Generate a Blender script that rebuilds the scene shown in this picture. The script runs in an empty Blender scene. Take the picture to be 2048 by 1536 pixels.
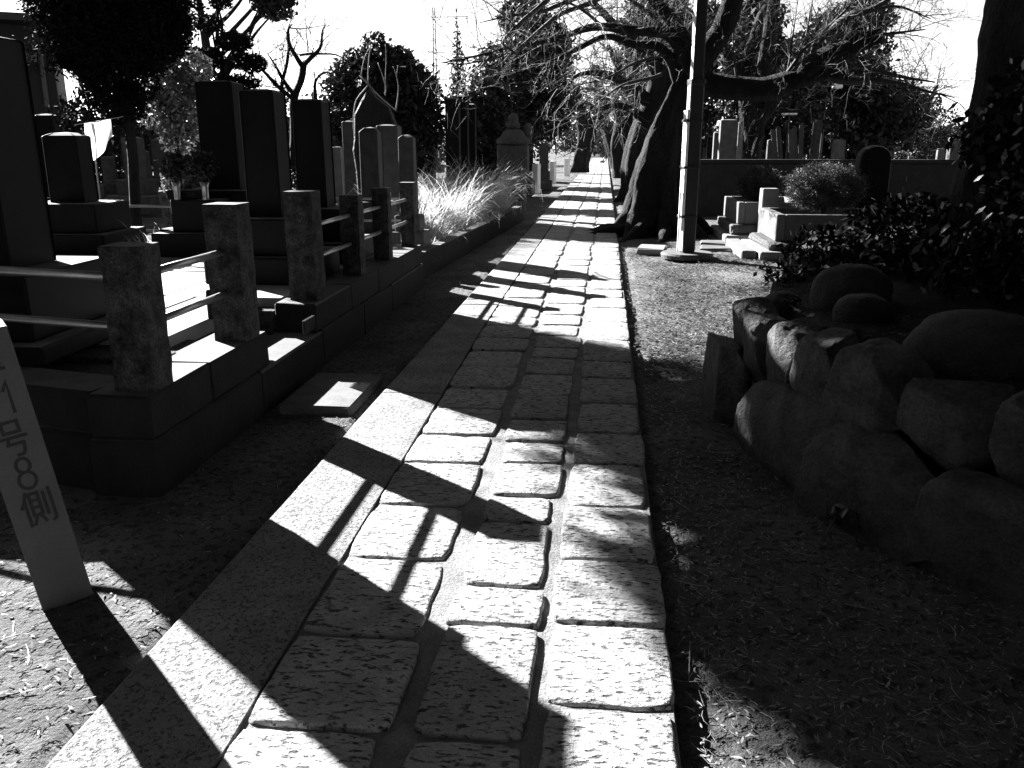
import bpy, math, random
import numpy as np
from mathutils import Vector, noise, Matrix

random.seed(7); RG = np.random.default_rng(11)
SC = bpy.context.scene
COL = SC.collection
R = math.radians
# ------------------------------------------------------------------ camera, sky, sun, exposure
cam_d = bpy.data.cameras.new('camera'); cam = bpy.data.objects.new('camera', cam_d); COL.objects.link(cam)
cam.location = (0, 0, 1.5)
cam.rotation_euler = (R(90 - 15.767), 0, R(6.075))
cam_d.sensor_width = 36; cam_d.lens = 36 * 1700 / 2048.0
cam_d.clip_start = 0.05; cam_d.clip_end = 3000
SC.camera = cam
SUN_AZ, SUN_EL = 50.0, 26.8            # degrees left of the path direction (+Y), degrees up
w = bpy.data.worlds.new('World'); SC.world = w; w.use_nodes = True
nt = w.node_tree; nt.nodes.clear()
sky = nt.nodes.new('ShaderNodeTexSky'); sky.sky_type = 'NISHITA'; sky.sun_disc = False
sky.sun_elevation = R(SUN_EL); sky.sun_rotation = R(-SUN_AZ)
sky.altitude = 0; sky.air_density = 0.5; sky.dust_density = 0.05; sky.ozone_density = 1.0
bw = nt.nodes.new('ShaderNodeRGBToBW'); bg = nt.nodes.new('ShaderNodeBackground'); out = nt.nodes.new('ShaderNodeOutputWorld')
bg.inputs[1].default_value = 0.05
nt.links.new(sky.outputs[0], bw.inputs[0]); nt.links.new(bw.outputs[0], bg.inputs[0]); nt.links.new(bg.outputs[0], out.inputs[0])
sl = bpy.data.lights.new('sun', 'SUN'); sl.energy = 5.0; sl.angle = R(0.5); sl.color = (1.0, 1.0, 1.0)
sun = bpy.data.objects.new('sun', sl); COL.objects.link(sun)
sd = Vector((-math.sin(R(SUN_AZ)) * math.cos(R(SUN_EL)), math.cos(R(SUN_AZ)) * math.cos(R(SUN_EL)), math.sin(R(SUN_EL))))
sun.rotation_euler = sd.to_track_quat('Z', 'Y').to_euler(); sun.location = (-20, 20, 20)
SC.view_settings.view_transform = 'Standard'; SC.view_settings.look = 'None'
SC.view_settings.gamma = 1; SC.view_settings.use_curve_mapping = False
SC.view_settings.exposure = 2.85
SC.render.engine = 'CYCLES'

# ------------------------------------------------------------------ materials (the photograph is black and white: all greys)
def mat(name, base, rough=0.8, spec=0.5, var=0.35, vscale=6.0, bump=0.3, bscale=40.0, bdist=0.01, pits=None, trans=0.0, stretch=(1, 1, 1), metal=0.0, lich=None):
    m = bpy.data.materials.new(name); m.use_nodes = True
    n = m.node_tree.nodes; l = m.node_tree.links
    p = n['Principled BSDF']; o = n['Material Output']
    p.inputs['Roughness'].default_value = rough; p.inputs['Specular IOR Level'].default_value = spec; p.inputs['Metallic'].default_value = metal
    tc = n.new('ShaderNodeTexCoord'); mp = n.new('ShaderNodeMapping'); mp.inputs['Scale'].default_value = stretch
    oi = n.new('ShaderNodeObjectInfo'); ad = n.new('ShaderNodeVectorMath'); ad.operation = 'ADD'
    sc_ = n.new('ShaderNodeVectorMath'); sc_.operation = 'SCALE'; sc_.inputs['Scale'].default_value = 37.0
    cb = n.new('ShaderNodeCombineXYZ')
    for i in range(3): l.new(oi.outputs['Random'], cb.inputs[i])
    l.new(cb.outputs[0], sc_.inputs[0]); l.new(tc.outputs['Object'], ad.inputs[0]); l.new(sc_.outputs[0], ad.inputs[1]); l.new(ad.outputs[0], mp.inputs['Vector'])
    def nz(s, d=4, r=0.6):
        t = n.new('ShaderNodeTexNoise'); t.inputs['Scale'].default_value = s; t.inputs['Detail'].default_value = d; t.inputs['Roughness'].default_value = r
        l.new(mp.outputs[0], t.inputs['Vector']); return t
    def rmp(src, a, b, c0, c1):
        t = n.new('ShaderNodeMapRange'); t.inputs[1].default_value = a; t.inputs[2].default_value = b; t.inputs[3].default_value = c0; t.inputs[4].default_value = c1
        l.new(src, t.inputs[0]); return t.outputs[0]
    def mul(a, b):
        t = n.new('ShaderNodeMath'); t.operation = 'MULTIPLY'; l.new(a, t.inputs[0])
        if isinstance(b, float): t.inputs[1].default_value = b
        else: l.new(b, t.inputs[1])
        return t.outputs[0]
    v = rmp(nz(vscale, 5).outputs[0], 0.3, 0.7, 1 - var, 1 + var)
    v2 = rmp(nz(bscale * 2.2, 2).outputs[0], 0.3, 0.7, 1 - var * .7, 1 + var * .7)
    rv = rmp(oi.outputs['Random'], 0, 1, 0.86, 1.12)
    val = mul(mul(mul(v, v2), rv), float(base))
    hgt = nz(bscale, 6, 0.65).outputs[0]
    if pits:
        ps, pst, amt = pits
        mp2 = n.new('ShaderNodeMapping'); mp2.inputs['Scale'].default_value = pst; l.new(ad.outputs[0], mp2.inputs['Vector'])
        t = n.new('ShaderNodeTexNoise'); t.inputs['Scale'].default_value = ps; t.inputs['Detail'].default_value = 3; t.inputs['Roughness'].default_value = .6
        l.new(mp2.outputs[0], t.inputs['Vector'])
        pit = rmp(t.outputs[0], 0.34, 0.46, 0.0, 1.0)
        val = mul(val, rmp(pit, 0, 1, amt, 1.0))
        s_ = n.new('ShaderNodeMath'); s_.operation = 'ADD'; l.new(mul(pit, 1.3), s_.inputs[0]); l.new(hgt, s_.inputs[1]); hgt = s_.outputs[0]
    if lich:
        t = nz(lich[0], 6, .7); f = rmp(t.outputs[0], .55, .68, 0, 1)
        mx = n.new('ShaderNodeMix'); l.new(f, mx.inputs[0]); l.new(val, mx.inputs[2]); mx.inputs[3].default_value = lich[1]; val = mx.outputs[0]
    cc = n.new('ShaderNodeCombineColor')
    for i in range(3): l.new(val, cc.inputs[i])
    l.new(cc.outputs[0], p.inputs['Base Color'])
    if bump > 0:
        b = n.new('ShaderNodeBump'); b.inputs['Strength'].default_value = bump; b.inputs['Distance'].default_value = bdist
        l.new(hgt, b.inputs['Height']); l.new(b.outputs[0], p.inputs['Normal'])
    if trans > 0:
        tr = n.new('ShaderNodeBsdfTranslucent'); l.new(cc.outputs[0], tr.inputs[0])
        ms = n.new('ShaderNodeMixShader'); ms.inputs[0].default_value = trans
        l.new(p.outputs[0], ms.inputs[1]); l.new(tr.outputs[0], ms.inputs[2]); l.new(ms.outputs[0], o.inputs[0])
    return m

M = {}
M['paving'] = mat('paving_granite', 0.31, .8, .3, .22, 9, .9, 55, .012, pits=(30, (1, 2.4, 1), .14))
M['strip'] = mat('washed_concrete', 0.21, .85, .3, .30, 4, .9, 90, .009, pits=(75, (1, 1, 1), .4))
M['mortar'] = mat('mortar', 0.19, .9, .2, .35, 8, 1.0, 80, .012)
M['soil'] = mat('soil', 0.1, .95, .15, .5, 1.6, 1.0, 60, .022, pits=(22, (1, 1, 1), .5))
M['granite'] = mat('rough_granite', 0.04, .85, .3, .95, 14, 1.0, 45, .02, lich=(22, .07))
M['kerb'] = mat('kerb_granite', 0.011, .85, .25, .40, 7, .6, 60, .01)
M['floor'] = mat('white_slab', 0.23, .7, .4, .10, 5, .3, 90, .003)
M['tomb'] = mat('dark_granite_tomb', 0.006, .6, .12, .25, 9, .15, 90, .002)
M['tomb2'] = mat('weathered_tomb', 0.045, .75, .4, .35, 8, .5, 60, .006)
M['slate'] = mat('natural_slab', 0.008, .7, .4, .35, 5, .9, 12, .03)
M['steel'] = mat('steel_tube', 0.35, .35, .5, .1, 9, .05, 60, .001, metal=.8)
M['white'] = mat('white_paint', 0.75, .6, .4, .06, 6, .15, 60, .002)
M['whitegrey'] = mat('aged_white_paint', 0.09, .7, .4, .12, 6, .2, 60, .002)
M['black'] = mat('black_paint', .015, .6, .3, .1, 6, 0)
M['gravel'] = mat('gravel', 0.06, .9, .2, .6, 30, 1, 60, .03)
M['rock'] = mat('wall_stone', 0.055, .8, .4, .55, 9, 1.0, 30, .03, lich=(9, .07))
M['boulder'] = mat('boulder', 0.02, .75, .4, .5, 9, 1.0, 40, .02)
M['bark'] = mat('bark', 0.013, .9, .2, .6, 5, 1.0, 20, .07, stretch=(1, 1, .4))
M['twig'] = mat('twig_bark', 0.035, .75, .4, .3, 9, .2, 40, .003)
M['palebark'] = mat('pale_bark', 0.3, .7, .4, .25, 9, .2, 40, .003)
M['sparkle'] = mat('glossy_sunlit_leaf', 0.2, .22, .6, .5, 9, 0, trans=.15)
M['sidestone'] = mat('pale_tomb_stone', .085, .8, .3, .3, 8, .5, 60, .006)
M['plantercon'] = mat('planter_concrete', 0.085, .85, .3, .25, 6, .4, 60, .006)
M['deadleaf'] = mat('dead_leaf', .025, .7, .3, .5, 30, 0)
M['tomb_top'] = mat('painted_sunlit_tomb_top', .12, .85, .3, .3, 9, .4, 60, .004)  # tomb tops coloured paler than the sides to look sunlit
M['kerb_top'] = mat('painted_sunlit_kerb_top', .085, .85, .3, .3, 7, .5, 60, .006)  # kerb and post tops coloured paler to look sunlit
M['mound_soil'] = mat('dark_mound_soil', .03, .95, .1, .5, 3, 1.0, 50, .03)
M['leaf'] = mat('dark_leaf', 0.02, .6, .4, .4, 9, 0, trans=.2)
M['needle'] = mat('needle_leaf', 0.008, .85, .1, .4, 9, 0, trans=.12)
M['gloss'] = mat('glossy_leaf', 0.012, .38, .35, .4, 9, 0, trans=.1)
M['greyleaf'] = mat('grey_leaf', 0.05, .6, .4, .5, 9, 0, trans=.3)
M['pampas'] = mat('silver_grass', 0.45, .6, .4, .25, 9, 0, trans=.5)
M['straw'] = mat('straw', 0.3, .55, .5, .45, 30, 0, trans=.2)
M['pole'] = mat('pole_paint', 0.012, .5, .4, .15, 6, .1, 60, .002)
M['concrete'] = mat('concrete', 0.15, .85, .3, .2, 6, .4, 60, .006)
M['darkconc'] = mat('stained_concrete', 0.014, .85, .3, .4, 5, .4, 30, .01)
M['wood'] = mat('weathered_wood', 0.05, .8, .3, .3, 8, .4, 30, .006, stretch=(1, 1, .2))
M['cloth'] = mat('white_cloth', 0.7, .7, .2, .05, 6, 0, trans=.5)
M['facade'] = mat('facade', 0.05, .8, .3, .15, 1, .1, 10, .005)
M['roof'] = mat('roof', 0.03, .6, .4, .2, 3, .2, 10, .01)
M['glass'] = mat('window_glass', .03, .1, .6, .1, 3, 0)
M['far'] = mat('far_facade', 0.12, .8, .3, .1, .05, 0)

# ------------------------------------------------------------------ object helpers
# upward stone faces get a paler colour: sunlight painted onto the tops
def tag(o, label=None, cat=None, group=None, kind=None):
    if label: o['label'] = label
    if cat: o['category'] = cat
    if group: o['group'] = group
    if kind: o['kind'] = kind
    return o
def empty(name, loc=(0, 0, 0), rz=0):
    o = bpy.data.objects.new(name, None); COL.objects.link(o); o.location = loc; o.rotation_euler = (0, 0, rz); o.empty_display_size = .1
    return o
TOPS = {}
def me(name, V, F, m, smooth=False):
    d = bpy.data.meshes.new(name); d.from_pydata([tuple(v) for v in V], [], F)
    if m: d.materials.append(m)
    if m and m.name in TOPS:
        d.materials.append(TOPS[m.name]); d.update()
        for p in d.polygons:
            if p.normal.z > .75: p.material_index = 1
    if smooth: d.polygons.foreach_set('use_smooth', [True] * len(d.polygons))
    d.update(); return d
def ob(name, d, parent=None, loc=(0, 0, 0), rot=(0, 0, 0)):
    o = bpy.data.objects.new(name, d); COL.objects.link(o); o.location = loc; o.rotation_euler = rot
    if parent: o.parent = parent
    return o
def mo(name, V, F, m, parent=None, smooth=False, **k): return ob(name, me(name, V, F, m, smooth), parent, **k)
def fastmesh(name, V, F, m, smooth=False):
    """V (n,3) array, F (k,4) or (k,3) int array"""
    V = np.asarray(V, np.float32); F = np.asarray(F, np.int32); k = F.shape[1]
    d = bpy.data.meshes.new(name); d.vertices.add(len(V)); d.vertices.foreach_set('co', V.ravel())
    d.loops.add(F.size); d.loops.foreach_set('vertex_index', F.ravel())
    d.polygons.add(len(F)); d.polygons.foreach_set('loop_start', np.arange(0, F.size, k, dtype=np.int32)); d.polygons.foreach_set('loop_total', np.full(len(F), k, np.int32))
    d.materials.append(m); d.update(calc_edges=True)
    if smooth: d.polygons.foreach_set('use_smooth', [True] * len(F))
    return d
def copy_tree(o, parent=None):
    c = o.copy(); COL.objects.link(c); c.parent = parent
    for ch in list(o.children): copy_tree(ch, c)
    return c
def chbox(x0, x1, y0, y1, z0, z1, b=.01, jit=0.0):
    """chamfered box: returns V, F"""
    V = []; idx = {}
    for sx in (0, 1):
        for sy in (0, 1):
            for sz in (0, 1):
                X, Y, Z = (x0, x1)[sx], (y0, y1)[sy], (z0, z1)[sz]; dx, dy, dz = b * (1 - 2 * sx), b * (1 - 2 * sy), b * (1 - 2 * sz)
                j = lambda: random.uniform(-jit, jit)
                for ax, p in enumerate(((X, Y + dy, Z + dz), (X + dx, Y, Z + dz), (X + dx, Y + dy, Z))):
                    idx[(sx, sy, sz, ax)] = len(V); V.append((p[0] + j(), p[1] + j(), p[2] + j()))
    I = lambda a, b_, c, k: idx[(a, b_, c, k)]
    F = [[I(0,0,0,0), I(0,0,1,0), I(0,1,1,0), I(0,1,0,0)], [I(1,0,0,0), I(1,1,0,0), I(1,1,1,0), I(1,0,1,0)],
         [I(0,0,0,1), I(1,0,0,1), I(1,0,1,1), I(0,0,1,1)], [I(0,1,0,1), I(0,1,1,1), I(1,1,1,1), I(1,1,0,1)],
         [I(0,0,0,2), I(0,1,0,2), I(1,1,0,2), I(1,0,0,2)], [I(0,0,1,2), I(1,0,1,2), I(1,1,1,2), I(0,1,1,2)]]
    for a in (0, 1):
        for c in (0, 1):
            F.append([I(a,c,0,0), I(a,c,1,0), I(a,c,1,1), I(a,c,0,1)]); F.append([I(a,0,c,0), I(a,1,c,0), I(a,1,c,2), I(a,0,c,2)]); F.append([I(0,a,c,1), I(1,a,c,1), I(1,a,c,2), I(0,a,c,2)])
            for e in (0, 1): F.append([I(a,c,e,0), I(a,c,e,1), I(a,c,e,2)])
    return V, F
def join(parts):
    V = []; F = []
    for v, f in parts:
        o = len(V); V += list(v); F += [[i + o for i in q] for q in f]
    return V, F
def tube(pts, rad, n=8, cap=True):
    pts = [Vector(p) for p in pts]; V = []; F = []; N = len(pts)
    up = Vector((0, 0, 1)); prev = None
    for i, p in enumerate(pts):
        t = (pts[min(i + 1, N - 1)] - pts[max(i - 1, 0)]).normalized()
        if prev is None:
            a = t.cross(up if abs(t.z) < .9 else Vector((1, 0, 0))).normalized()
        else:
            a = (prev - t * prev.dot(t)).normalized()
        prev = a; b = t.cross(a); r = rad[i] if hasattr(rad, '__len__') else rad
        for k in range(n):
            an = 2 * math.pi * k / n; V.append(p + (a * math.cos(an) + b * math.sin(an)) * r)
    for i in range(N - 1):
        for k in range(n):
            F.append([i * n + k, i * n + (k + 1) % n, (i + 1) * n + (k + 1) % n, (i + 1) * n + k])
    if cap: F.append(list(range(n))[::-1]); F.append([(N - 1) * n + k for k in range(n)])
    return V, F
def lathe(prof, n=24, c=(0, 0, 0)):
    V = []; F = []
    for r, z in prof:
        for k in range(n): a = 2 * math.pi * k / n; V.append((c[0] + r * math.cos(a), c[1] + r * math.sin(a), c[2] + z))
    for i in range(len(prof) - 1):
        for k in range(n): F.append([i * n + k, i * n + (k + 1) % n, (i + 1) * n + (k + 1) % n, (i + 1) * n + k])
    F.append(list(range(n))[::-1]); F.append([(len(prof) - 1) * n + k for k in range(n)])
    return V, F
def bez(P, n=4):
    """Catmull-Rom through (x,y,z,r) control points"""
    P = [np.array(p, float) for p in P]; Q = [2 * P[0] - P[1]] + P + [2 * P[-1] - P[-2]]; out_ = []
    for i in range(1, len(Q) - 2):
        for k in range(n):
            t = k / n; a, b, c, d = Q[i - 1:i + 3]
            out_.append(.5 * ((2 * b) + (c - a) * t + (2 * a - 5 * b + 4 * c - d) * t * t + (3 * b - a - 3 * c + d) * t ** 3))
    out_.append(P[-1]); return out_
def leafcloud(lobes, n, size, aspect=.5, surf=.5, flat=0.0):
    """leaf-sized quads through a set of ellipsoid lobes; returns V,F arrays"""
    L = np.array(lobes, float); vol = L[:, 3] * L[:, 4] * L[:, 5]; pk = RG.choice(len(L), n, p=vol / vol.sum())
    d = RG.normal(size=(n, 3)); d /= np.linalg.norm(d, axis=1)[:, None]
    r = RG.random(n) ** (1 / 3); r = np.where(RG.random(n) < surf, .8 + .28 * RG.random(n), r); r = np.where(RG.random(n) < .05, 1.05 + .28 * RG.random(n) ** 2, r)
    bumpy = 1 + .18 * np.sin(7 * d[:, 0] + 5 * d[:, 2] + pk) * np.cos(6 * d[:, 1] + 2 * pk)
    C = L[pk, :3] + d * (r * bumpy)[:, None] * L[pk, 3:6]
    return leafquads(C, size, aspect, flat)
def leafquads(C, size, aspect=.5, flat=0.0):
    n = len(C); a = RG.normal(size=(n, 3)); a[:, 2] *= (1 - flat); a /= np.linalg.norm(a, axis=1)[:, None]
    b = np.cross(a, RG.normal(size=(n, 3))); b /= np.linalg.norm(b, axis=1)[:, None]
    s = size * (.6 + .8 * RG.random(n))[:, None]
    V = np.stack([C - a * s, C + b * s * aspect, C + a * s, C - b * s * aspect], 1).reshape(-1, 3)
    return V, np.arange(4 * n).reshape(-1, 4)
def catA(*vf):
    V = np.concatenate([v for v, f in vf]); o = 0; F = []
    for v, f in vf: F.append(f + o); o += len(v)
    return V, np.concatenate(F)
def rock(name, rx, ry, rz, m, parent=None, loc=(0, 0, 0), rot=(0, 0, 0), p=2.6, amp=.12, sub=3, seed=0.0):
    import bmesh
    bm = bmesh.new(); bmesh.ops.create_icosphere(bm, subdivisions=sub, radius=1)
    for v in bm.verts:
        c = v.co.copy(); q = (abs(c.x) ** p + abs(c.y) ** p + abs(c.z) ** p) ** (1 / p); c = c / q
        f = 1 + amp * noise.noise(c * 1.3 + Vector((seed, seed * 2, 0))) + amp * .35 * noise.noise(c * 4 + Vector((seed, 3, 0)))
        v.co = Vector((c.x * rx, c.y * ry, c.z * rz)) * f
    d = bpy.data.meshes.new(name); bm.to_mesh(d); bm.free(); d.materials.append(m); d.polygons.foreach_set('use_smooth', [True] * len(d.polygons))
    return ob(name, d, parent, loc, rot)
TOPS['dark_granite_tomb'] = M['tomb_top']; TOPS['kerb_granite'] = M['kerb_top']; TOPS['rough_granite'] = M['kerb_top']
def gz(x, y):
    """ground height"""
    h = -.055 + .018 * noise.noise(Vector((x * 1.1, y * 1.1, 0))) + .008 * noise.noise(Vector((x * 5, y * 5, 3)))
    if x > .9: h += .04 * min(1, (x - .9))
    return h
# ------------------------------------------------------------------ ground, path
def ground():
    xs = np.concatenate([np.linspace(-1200, -14, 26)[:-1], np.linspace(-14, -3.2, 40)[:-1], np.linspace(-3.2, 3.2, 190)[:-1], np.linspace(3.2, 14, 40)[:-1], np.linspace(14, 1200, 26)])
    ys = np.concatenate([np.linspace(-600, -4, 12)[:-1], np.linspace(-4, 1.4, 20)[:-1], np.linspace(1.4, 9, 200)[:-1], np.linspace(9, 24, 90)[:-1], np.linspace(24, 60, 30)[:-1], np.linspace(60, 2500, 24)])
    V = []
    for y in ys:
        for x in xs:
            z = gz(x, y) if abs(x) < 14 and -4 < y < 60 else -.055
            if -1.42 < x < .36 and -4 < y < 106: z = min(z, -.07)
            V.append((x, y, z))
    n = len(xs); i = np.arange((len(ys) - 1) * (n - 1)); r, c = i // (n - 1), i % (n - 1); a = r * n + c
    F = np.stack([a, a + 1, a + n + 1, a + n], 1)
    o = ob('ground', fastmesh('ground', V, F, M['soil'], True)); tag(o, kind='structure')
ground()

path = empty('path', (0, 0, 0)); tag(path, kind='structure')
mo('mortar_bed', *chbox(-.95, .235, -3, 100, -.3, -.014, .004), M['mortar'], path)
def pstone(x0, x1, y0, y1, top, parent, name='paving_stone', hh=.09, m=None, wob=.005, fine=True):
    """irregular chiselled slab with rounded corners and a worn edge"""
    cx, cy = (x0 + x1) / 2, (y0 + y1) / 2; a, b = (x1 - x0) / 2, (y1 - y0) / 2; n = 28 if fine else 12
    ph = random.uniform(0, 50); P = []
    pw = random.uniform(9, 15)
    for k in range(n):
        t = 2 * math.pi * (k + .5) / n; c, s = math.cos(t), math.sin(t)
        q = (abs(c) ** pw + abs(s) ** pw) ** (-1 / pw)
        wv = wob * (noise.noise(Vector((c * 2.2, s * 2.2, ph))) * 1.6 + .8 * noise.noise(Vector((c * 7, s * 7, ph))))
        P.append((c * q * (a + wv), s * q * (b + wv)))
    V = []; rings = [(1.0, -hh), (1.0, -.010), (.985, -.0025), (.95, 0.0), (.55, .001)]
    tx, ty = random.uniform(-.01, .01), random.uniform(-.008, .008)
    for s, z in rings:
        for x, y in P:
            ins = (1 - s) * .22
            xx = x - math.copysign(min(abs(x), ins), x) if s > .6 else x * s
            yy = y - math.copysign(min(abs(y), ins), y) if s > .6 else y * s
            zz = z + (.0035 * noise.noise(Vector((xx * 9 + ph, yy * 9, 0))) if z > -.02 else 0)
            V.append((xx, yy, zz + tx * xx + ty * yy))
    F = [[r_ * n + k, r_ * n + (k + 1) % n, (r_ + 1) * n + (k + 1) % n, (r_ + 1) * n + k] for r_ in range(len(rings) - 1) for k in range(n)]
    F.append([(len(rings) - 1) * n + k for k in range(n)])
    if parent is None: return [(v[0] + cx, v[1] + cy, v[2] + top) for v in V], F
    return mo(name, V, F, m or M['paving'], parent, loc=(cx, cy, top), smooth=True)
LEFT = [1.05, 1.45, 1.869, 2.316, 2.844, 3.342, 3.85, 4.27, 4.74, 5.182, 5.718, 6.2, 6.62, 7.103, 7.499, 8.0, 8.486, 9.0, 9.456, 10.05, 10.661, 11.3, 11.969]
MID = [1.05, 1.47, 1.871, 2.413, 2.674, 3.202, 3.484, 3.888, 4.196, 4.569, 5.05, 5.567, 6.019, 6.35, 6.783, 7.2, 7.654, 8.214, 8.703, 9.284, 9.75, 10.225, 10.976, 11.5, 11.969]
RIGHT = [1.2, 1.62, 2.042, 2.463, 2.903, 3.393, 3.905, 4.378, 4.924, 5.508, 5.959, 6.66, 7.378, 8.046, 8.598, 9.127, 9.796, 10.353, 11.068, 11.565, 12.051]
def colx(c, y):
    w_ = .06 * min(1, max(0, (y - 2) / 8)) * 0 
    k = min(max(y - 2, 0), 6)
    if c == 0: return (-.905 - .012 * min(y, 7), -.528 - .009 * k)
    if c == 1: return (-.462 - .012 * k + .012 * math.sin(y * 2.1), -.165 + .010 * math.sin(y * 3.3))
    return (-.122 + .010 * math.sin(y * 1.7), .232)
for c, rows in enumerate((LEFT, MID, RIGHT)):
    rows = list(rows)
    while rows[-1] < 24: rows.append(rows[-1] + random.uniform(.36, .62))
    for a, b in zip(rows[:-1], rows[1:]):
        x0, x1 = colx(c, (a + b) / 2)
        g_ = .0085 if c != 1 else .012
        pstone(x0 + random.uniform(-.006, .006), x1 + random.uniform(-.018, .012), a + g_, b - g_ + random.uniform(-.01, .004), random.uniform(-.004, .006), path)
far_ = []
for c in range(3):
    y = 24.1
    while y < 100:
        b = y + random.uniform(.38, .62); x0, x1 = ((-.985, -.55), (-.53, -.17), (-.105, .232))[c]
        far_.append(pstone(x0, x1, y + .012, b - .012, random.uniform(-.004, .004), None, fine=False)); y = b
tag(mo('far_paving_stones', *join(far_), M['paving'], path, smooth=True), kind='stuff')
yy = 1.0; first = True
for a, b in [(-1.2, 1.25), (1.25, 5.02), (5.02, 8.75), (8.75, 12.45), (12.45, 16.2), (16.2, 20.0), (20.0, 23.7), (23.7, 27.5), (27.5, 31.3), (31.3, 36), (36, 42), (42, 52), (52, 66), (66, 82), (82, 100)]:
    V = []; F = []; nseg = 14
    for k in range(nseg + 1):
        y = a + .008 + (b - a - .016) * k / nseg
        for x, z in ((-1.36, -.2), (-1.36 + .006 * noise.noise(Vector((y * 3, 1, 0))), -.012), (-1.345, -.002), (-1.0, 0.001), (-.99 + .035 + .0 + .006 * noise.noise(Vector((y * 6, 9, 0))) - (.012 * min(y, 9) - .04), -.002), (-.985 + .045 - (.012 * min(y, 9) - .04), -.2)):
            V.append((x, y, z))
    for k in range(nseg):
        for j in range(5): F.append([k * 6 + j, k * 6 + j + 1, (k + 1) * 6 + j + 1, (k + 1) * 6 + j][::-1])
    F.append([0, 1, 2, 3, 4, 5]); F.append([nseg * 6 + j for j in range(6)][::-1])
    mo('concrete_strip', V, F, M['strip'], path)

# ------------------------------------------------------------------ left plot: kerb walls, floor
kw = empty('retaining_kerb', (-2.0, 3.45, 0)); tag(kw, 'long two-course granite kerb wall along the left of the path under the thick posts', 'wall')
def blocks(parent, line, cuts, z0, z1, thick, m, name='kerb_block', jit=.003, b=.012):
    """blocks along a segment line=((x,y),(x,y)); thick extends to the left of the direction"""
    A, B = Vector(line[0]), Vector(line[1]); d = (B - A); Ln = d.length; an = math.atan2(d.y, d.x)
    for a, c in zip(cuts[:-1], cuts[1:]):
        v, f = chbox(0, min(c, Ln) - a - .006, 0, thick, 0, z1 - z0, b, jit)
        p = A + d.normalized() * a
        o = mo(name, v, f, m, None, rot=(0, 0, an), loc=(p.x, p.y, z0))
        o.parent = parent
        if parent: o.location = Vector((p.x, p.y, z0)) - parent.location
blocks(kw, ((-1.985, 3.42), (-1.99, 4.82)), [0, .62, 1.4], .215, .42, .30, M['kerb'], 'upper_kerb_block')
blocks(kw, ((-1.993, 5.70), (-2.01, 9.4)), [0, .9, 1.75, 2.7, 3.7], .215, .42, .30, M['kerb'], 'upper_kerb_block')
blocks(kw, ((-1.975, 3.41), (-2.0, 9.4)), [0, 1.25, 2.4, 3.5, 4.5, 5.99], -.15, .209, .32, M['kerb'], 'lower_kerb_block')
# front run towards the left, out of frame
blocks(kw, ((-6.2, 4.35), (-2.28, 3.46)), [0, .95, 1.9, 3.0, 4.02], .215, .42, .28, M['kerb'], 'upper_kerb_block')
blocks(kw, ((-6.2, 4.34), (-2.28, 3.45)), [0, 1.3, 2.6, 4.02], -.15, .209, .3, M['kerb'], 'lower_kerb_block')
gr = mo('drain_grate', *join([chbox(-.012, .012, -.09 + k * .03, -.078 + k * .03, 0, .09, .002) for k in range(7)]), M['black'], kw, loc=(.022, 2.05, .27))

pf = empty('plot_floor', (0, 0, 0)); tag(pf, kind='structure')
mo('gravel_bed', *chbox(-9, -2.5, 4.3, 9.3, -.1, .365, .01), M['gravel'], pf); mo('gravel_bed', *chbox(-2.498, -2.3, 3.75, 4.8, -.1, .36, .01), M['gravel'], pf); mo('gravel_bed', *chbox(-2.498, -2.3, 5.72, 9.3, -.1, .36, .01), M['gravel'], pf); mo('gravel_bed', *chbox(-9, -2.5, 4.0, 4.298, -.1, .33, .01), M['gravel'], pf)
for (x0, x1, y0, y1) in [(-2.93, -2.49, 4.58, 5.86), (-3.55, -2.95, 4.62, 5.86), (-4.3, -3.57, 4.62, 5.86), (-3.2, -2.31, 5.88, 6.55), (-4.1, -3.22, 5.88, 7.1), (-5.0, -4.12, 5.88, 7.1), (-4.1, -3.22, 7.12, 8.0), (-5.0, -4.12, 7.12, 8.05),
                         (-5.8, -5.02, 6.0, 7.1), (-5.8, -5.02, 7.12, 8.05), (-2.95, -2.31, 8.6, 9.25), (-3.9, -2.97, 8.6, 9.25), (-3.0, -2.31, 7.4, 7.85)]:
    mo('floor_slab', *chbox(x0, x1, y0, y1, .33, .425 + random.uniform(-.003, .003), .006), M['floor'], pf)

# fence posts and rails
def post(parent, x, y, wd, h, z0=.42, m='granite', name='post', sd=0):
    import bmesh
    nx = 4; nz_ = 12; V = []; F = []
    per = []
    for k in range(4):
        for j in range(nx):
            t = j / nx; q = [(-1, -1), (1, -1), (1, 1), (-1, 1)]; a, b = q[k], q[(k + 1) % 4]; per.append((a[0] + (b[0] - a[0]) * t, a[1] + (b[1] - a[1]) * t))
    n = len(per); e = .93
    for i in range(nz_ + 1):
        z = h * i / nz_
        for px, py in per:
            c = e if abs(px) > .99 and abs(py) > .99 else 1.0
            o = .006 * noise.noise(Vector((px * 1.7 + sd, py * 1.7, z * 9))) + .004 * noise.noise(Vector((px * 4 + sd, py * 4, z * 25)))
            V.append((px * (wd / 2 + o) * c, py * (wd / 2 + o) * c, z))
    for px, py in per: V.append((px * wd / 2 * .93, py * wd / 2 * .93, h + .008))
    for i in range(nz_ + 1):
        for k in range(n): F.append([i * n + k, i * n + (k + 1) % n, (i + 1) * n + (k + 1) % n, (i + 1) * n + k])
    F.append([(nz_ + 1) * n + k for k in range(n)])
    o = mo(name, V, F, M[m], parent); o.location = Vector((x, y, z0)) - (parent.location if parent else Vector()); return o
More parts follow.
